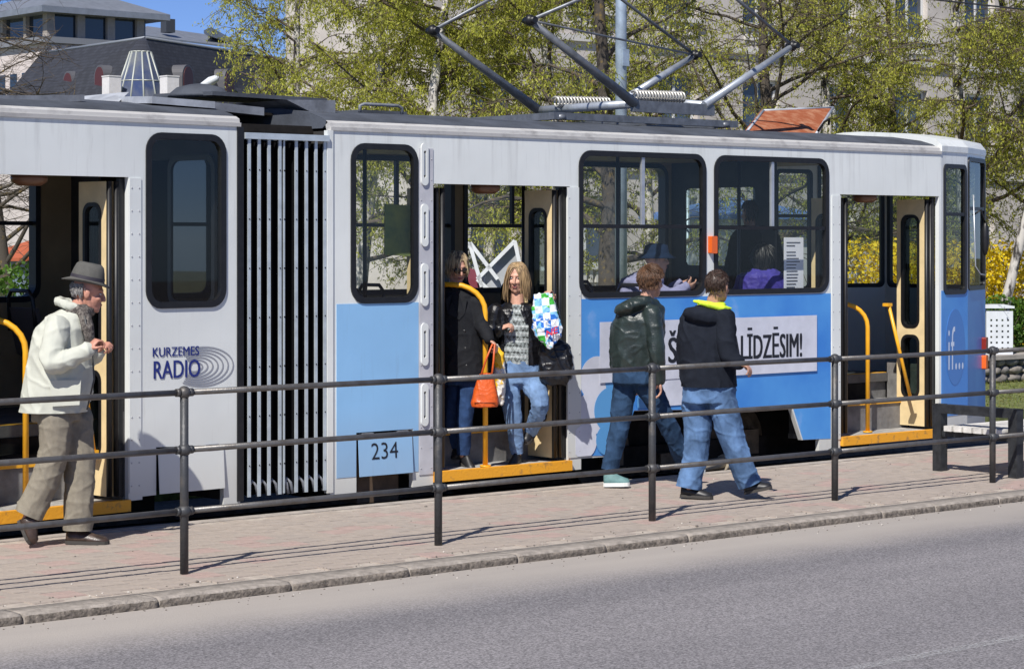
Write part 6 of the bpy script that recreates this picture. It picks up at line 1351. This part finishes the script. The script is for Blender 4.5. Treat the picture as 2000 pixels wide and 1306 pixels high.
seated('seated woman in purple quilted jacket seen from behind through the window', F, (1492, 503), RX * .55 + AX * .85, [(1490, 525, 24, .09), (1490, 540, 44, .16), (1490, 575, 49, .17), (1488, 645, 50, .17)], J, purple, M('black_hair', (.010, .009, .009), .4, var=.3, vscale=40), seed=4, hm=lambda q: q[1] < .3 and q[2] > -.8, hairL=.12)
F = 21.7
J = dict(neck=(1472, 446), pelvis=(1476, 585), sr=(1512, 468, 0), er=(1522, 530, .1), wr=(1518, 585, .0), sl=(1440, 468, 0), el=(1428, 520, -.08), wl=(1416, 545, -.2), hl=(1408, 555, -.25), qr=(1490, 600, 0), kr=(1490, 670, 0), ar=(1490, 722, 0), ql=(1462, 600, 0), kl=(1462, 670, 0), al=(1462, 722, 0))
seated('standing passenger in black clothes holding on inside the tram', F, (1466, 418), -RX * .5 + AX * .7, [(1472, 442, 22, .09), (1474, 456, 42, .14), (1476, 500, 46, .15), (1476, 600, 46, .15)], J, cloth('black_wool', (.012, .012, .013)), dbrown, 'shade', seed=6)
# --- bags
def bagloft(name, label, rows, F, mat, group=None, wr=(.004, 14)):
    mb = MB(); mb.loft(srings(rows, F, sq=3.2)); return tag(remesh(mb, .006, 2, name, mat, None, wr, 3), label, 'bag')
hb_m = M('orange_leather', (.62, .10, .015), .38, var=.1, vscale=12, bump=.15, bscale=80)
hb1 = bagloft('handbag', 'orange leather handbag hanging from a hand by the yellow pole', [(949, 728, 10, .03), (949, 735, 16, .05), (948, 765, 23, .065), (947, 786, 27, .075), (947, 794, 25, .07)], 18.00, hb_m)
for q in (-.035, .035):
    mb = MB(); mb.tube([D(938, 738, 18.00 + q), D(950, 700, 18.00 + q), D(962, 672, 18.01 + q * .4), D(966, 672, 18.01 + q * .4), D(964, 705, 18.00 + q), D(960, 738, 18.00 + q)], .008, 8); mb.build('handle', hb_m, hb1)
mb = MB(); mb.tube([D(926, 786, 17.925), D(970, 786, 17.925)], .004, 6); mb.build('seam', M('orange_seam', (.30, .05, .01), .5), hb1)
yb = M('yellow_print_bag', (.72, .70, .66), .4, col2=(.80, .46, .02), vscale=9, thr=(.5, .54)); bagloft('carrier_bag', 'white and yellow plastic bag held beside the orange handbag', [(968, 672, 4, .02), (973, 690, 10, .03), (977, 735, 11, .04), (977, 775, 9, .03), (980, 790, 3, .015)], 18.36, yb, wr=(.008, 16))
pbm, ntp, bp_ = node_mat('checked_carrier'); tp_ = ntp.nodes.new('ShaderNodeTexCoord'); mp_ = ntp.nodes.new('ShaderNodeMapping'); mp_.inputs['Rotation'].default_value = (0, .15, -math.atan2(AX.x, AX.y)); ntp.links.new(tp_.outputs['Object'], mp_.inputs[0])
ck2 = ntp.nodes.new('ShaderNodeTexChecker'); ck2.inputs['Scale'].default_value = 17; ntp.links.new(mp_.outputs[0], ck2.inputs['Vector']); nz2 = ntp.nodes.new('ShaderNodeTexNoise'); nz2.inputs['Scale'].default_value = 6; ntp.links.new(mp_.outputs[0], nz2.inputs['Vector'])
rc2 = ntp.nodes.new('ShaderNodeValToRGB'); rc2.color_ramp.interpolation = 'CONSTANT'; e_ = rc2.color_ramp.elements; e_[0].color = (.03, .16, .55, 1); e_[1].position = .46; e_[1].color = (.22, .52, .80, 1); q_ = e_.new(.56); q_.color = (.06, .42, .05, 1); ntp.links.new(nz2.outputs[0], rc2.inputs[0])
mx2 = ntp.nodes.new('ShaderNodeMix'); mx2.data_type = 'RGBA'; ntp.links.new(ck2.outputs['Fac'], mx2.inputs[0]); mx2.inputs[7].default_value = (.75, .78, .82, 1); ntp.links.new(rc2.outputs[0], mx2.inputs[6]); ntp.links.new(mx2.outputs[2], bp_.inputs['Base Color']); bp_.inputs['Roughness'].default_value = .35
cb = bagloft('carrier_bag', 'white plastic bag with blue and green checks raised in the blond woman\'s hand', [(1061, 573, 19, .015), (1061, 590, 22, .03), (1063, 612, 24, .038), (1068, 640, 29, .042), (1071, 655, 25, .038), (1072, 668, 14, .025), (1072, 681, 3, .008)], 18.26, pbm, wr=(.010, 13))
fb2 = lambda s, z, d: D(1072, 650, 18.19) + RX * s + ZV * (z + s * .45) + AX * (d - s * .0)
lettering('NE', fb2, -.02, .07, -.03, .025, .0, M('print_red', (.62, .02, .03), .4), 'lettering', cb, .02)
lb_ = bagloft('shoulder_bag', 'large black leather shoulder bag at the blond woman\'s hip', [(1078, 662, 16, .04), (1082, 675, 30, .07), (1087, 710, 34, .085), (1086, 738, 32, .085), (1084, 750, 22, .06)], 18.42, leather_b, wr=(.010, 10))
mb = MB(); mb.tube([D(1062, 672, 18.4), D(1058, 635, 18.33), D(1060, 604, 18.36)], .012, 8); mb.build('strap', leather_b, lb_)
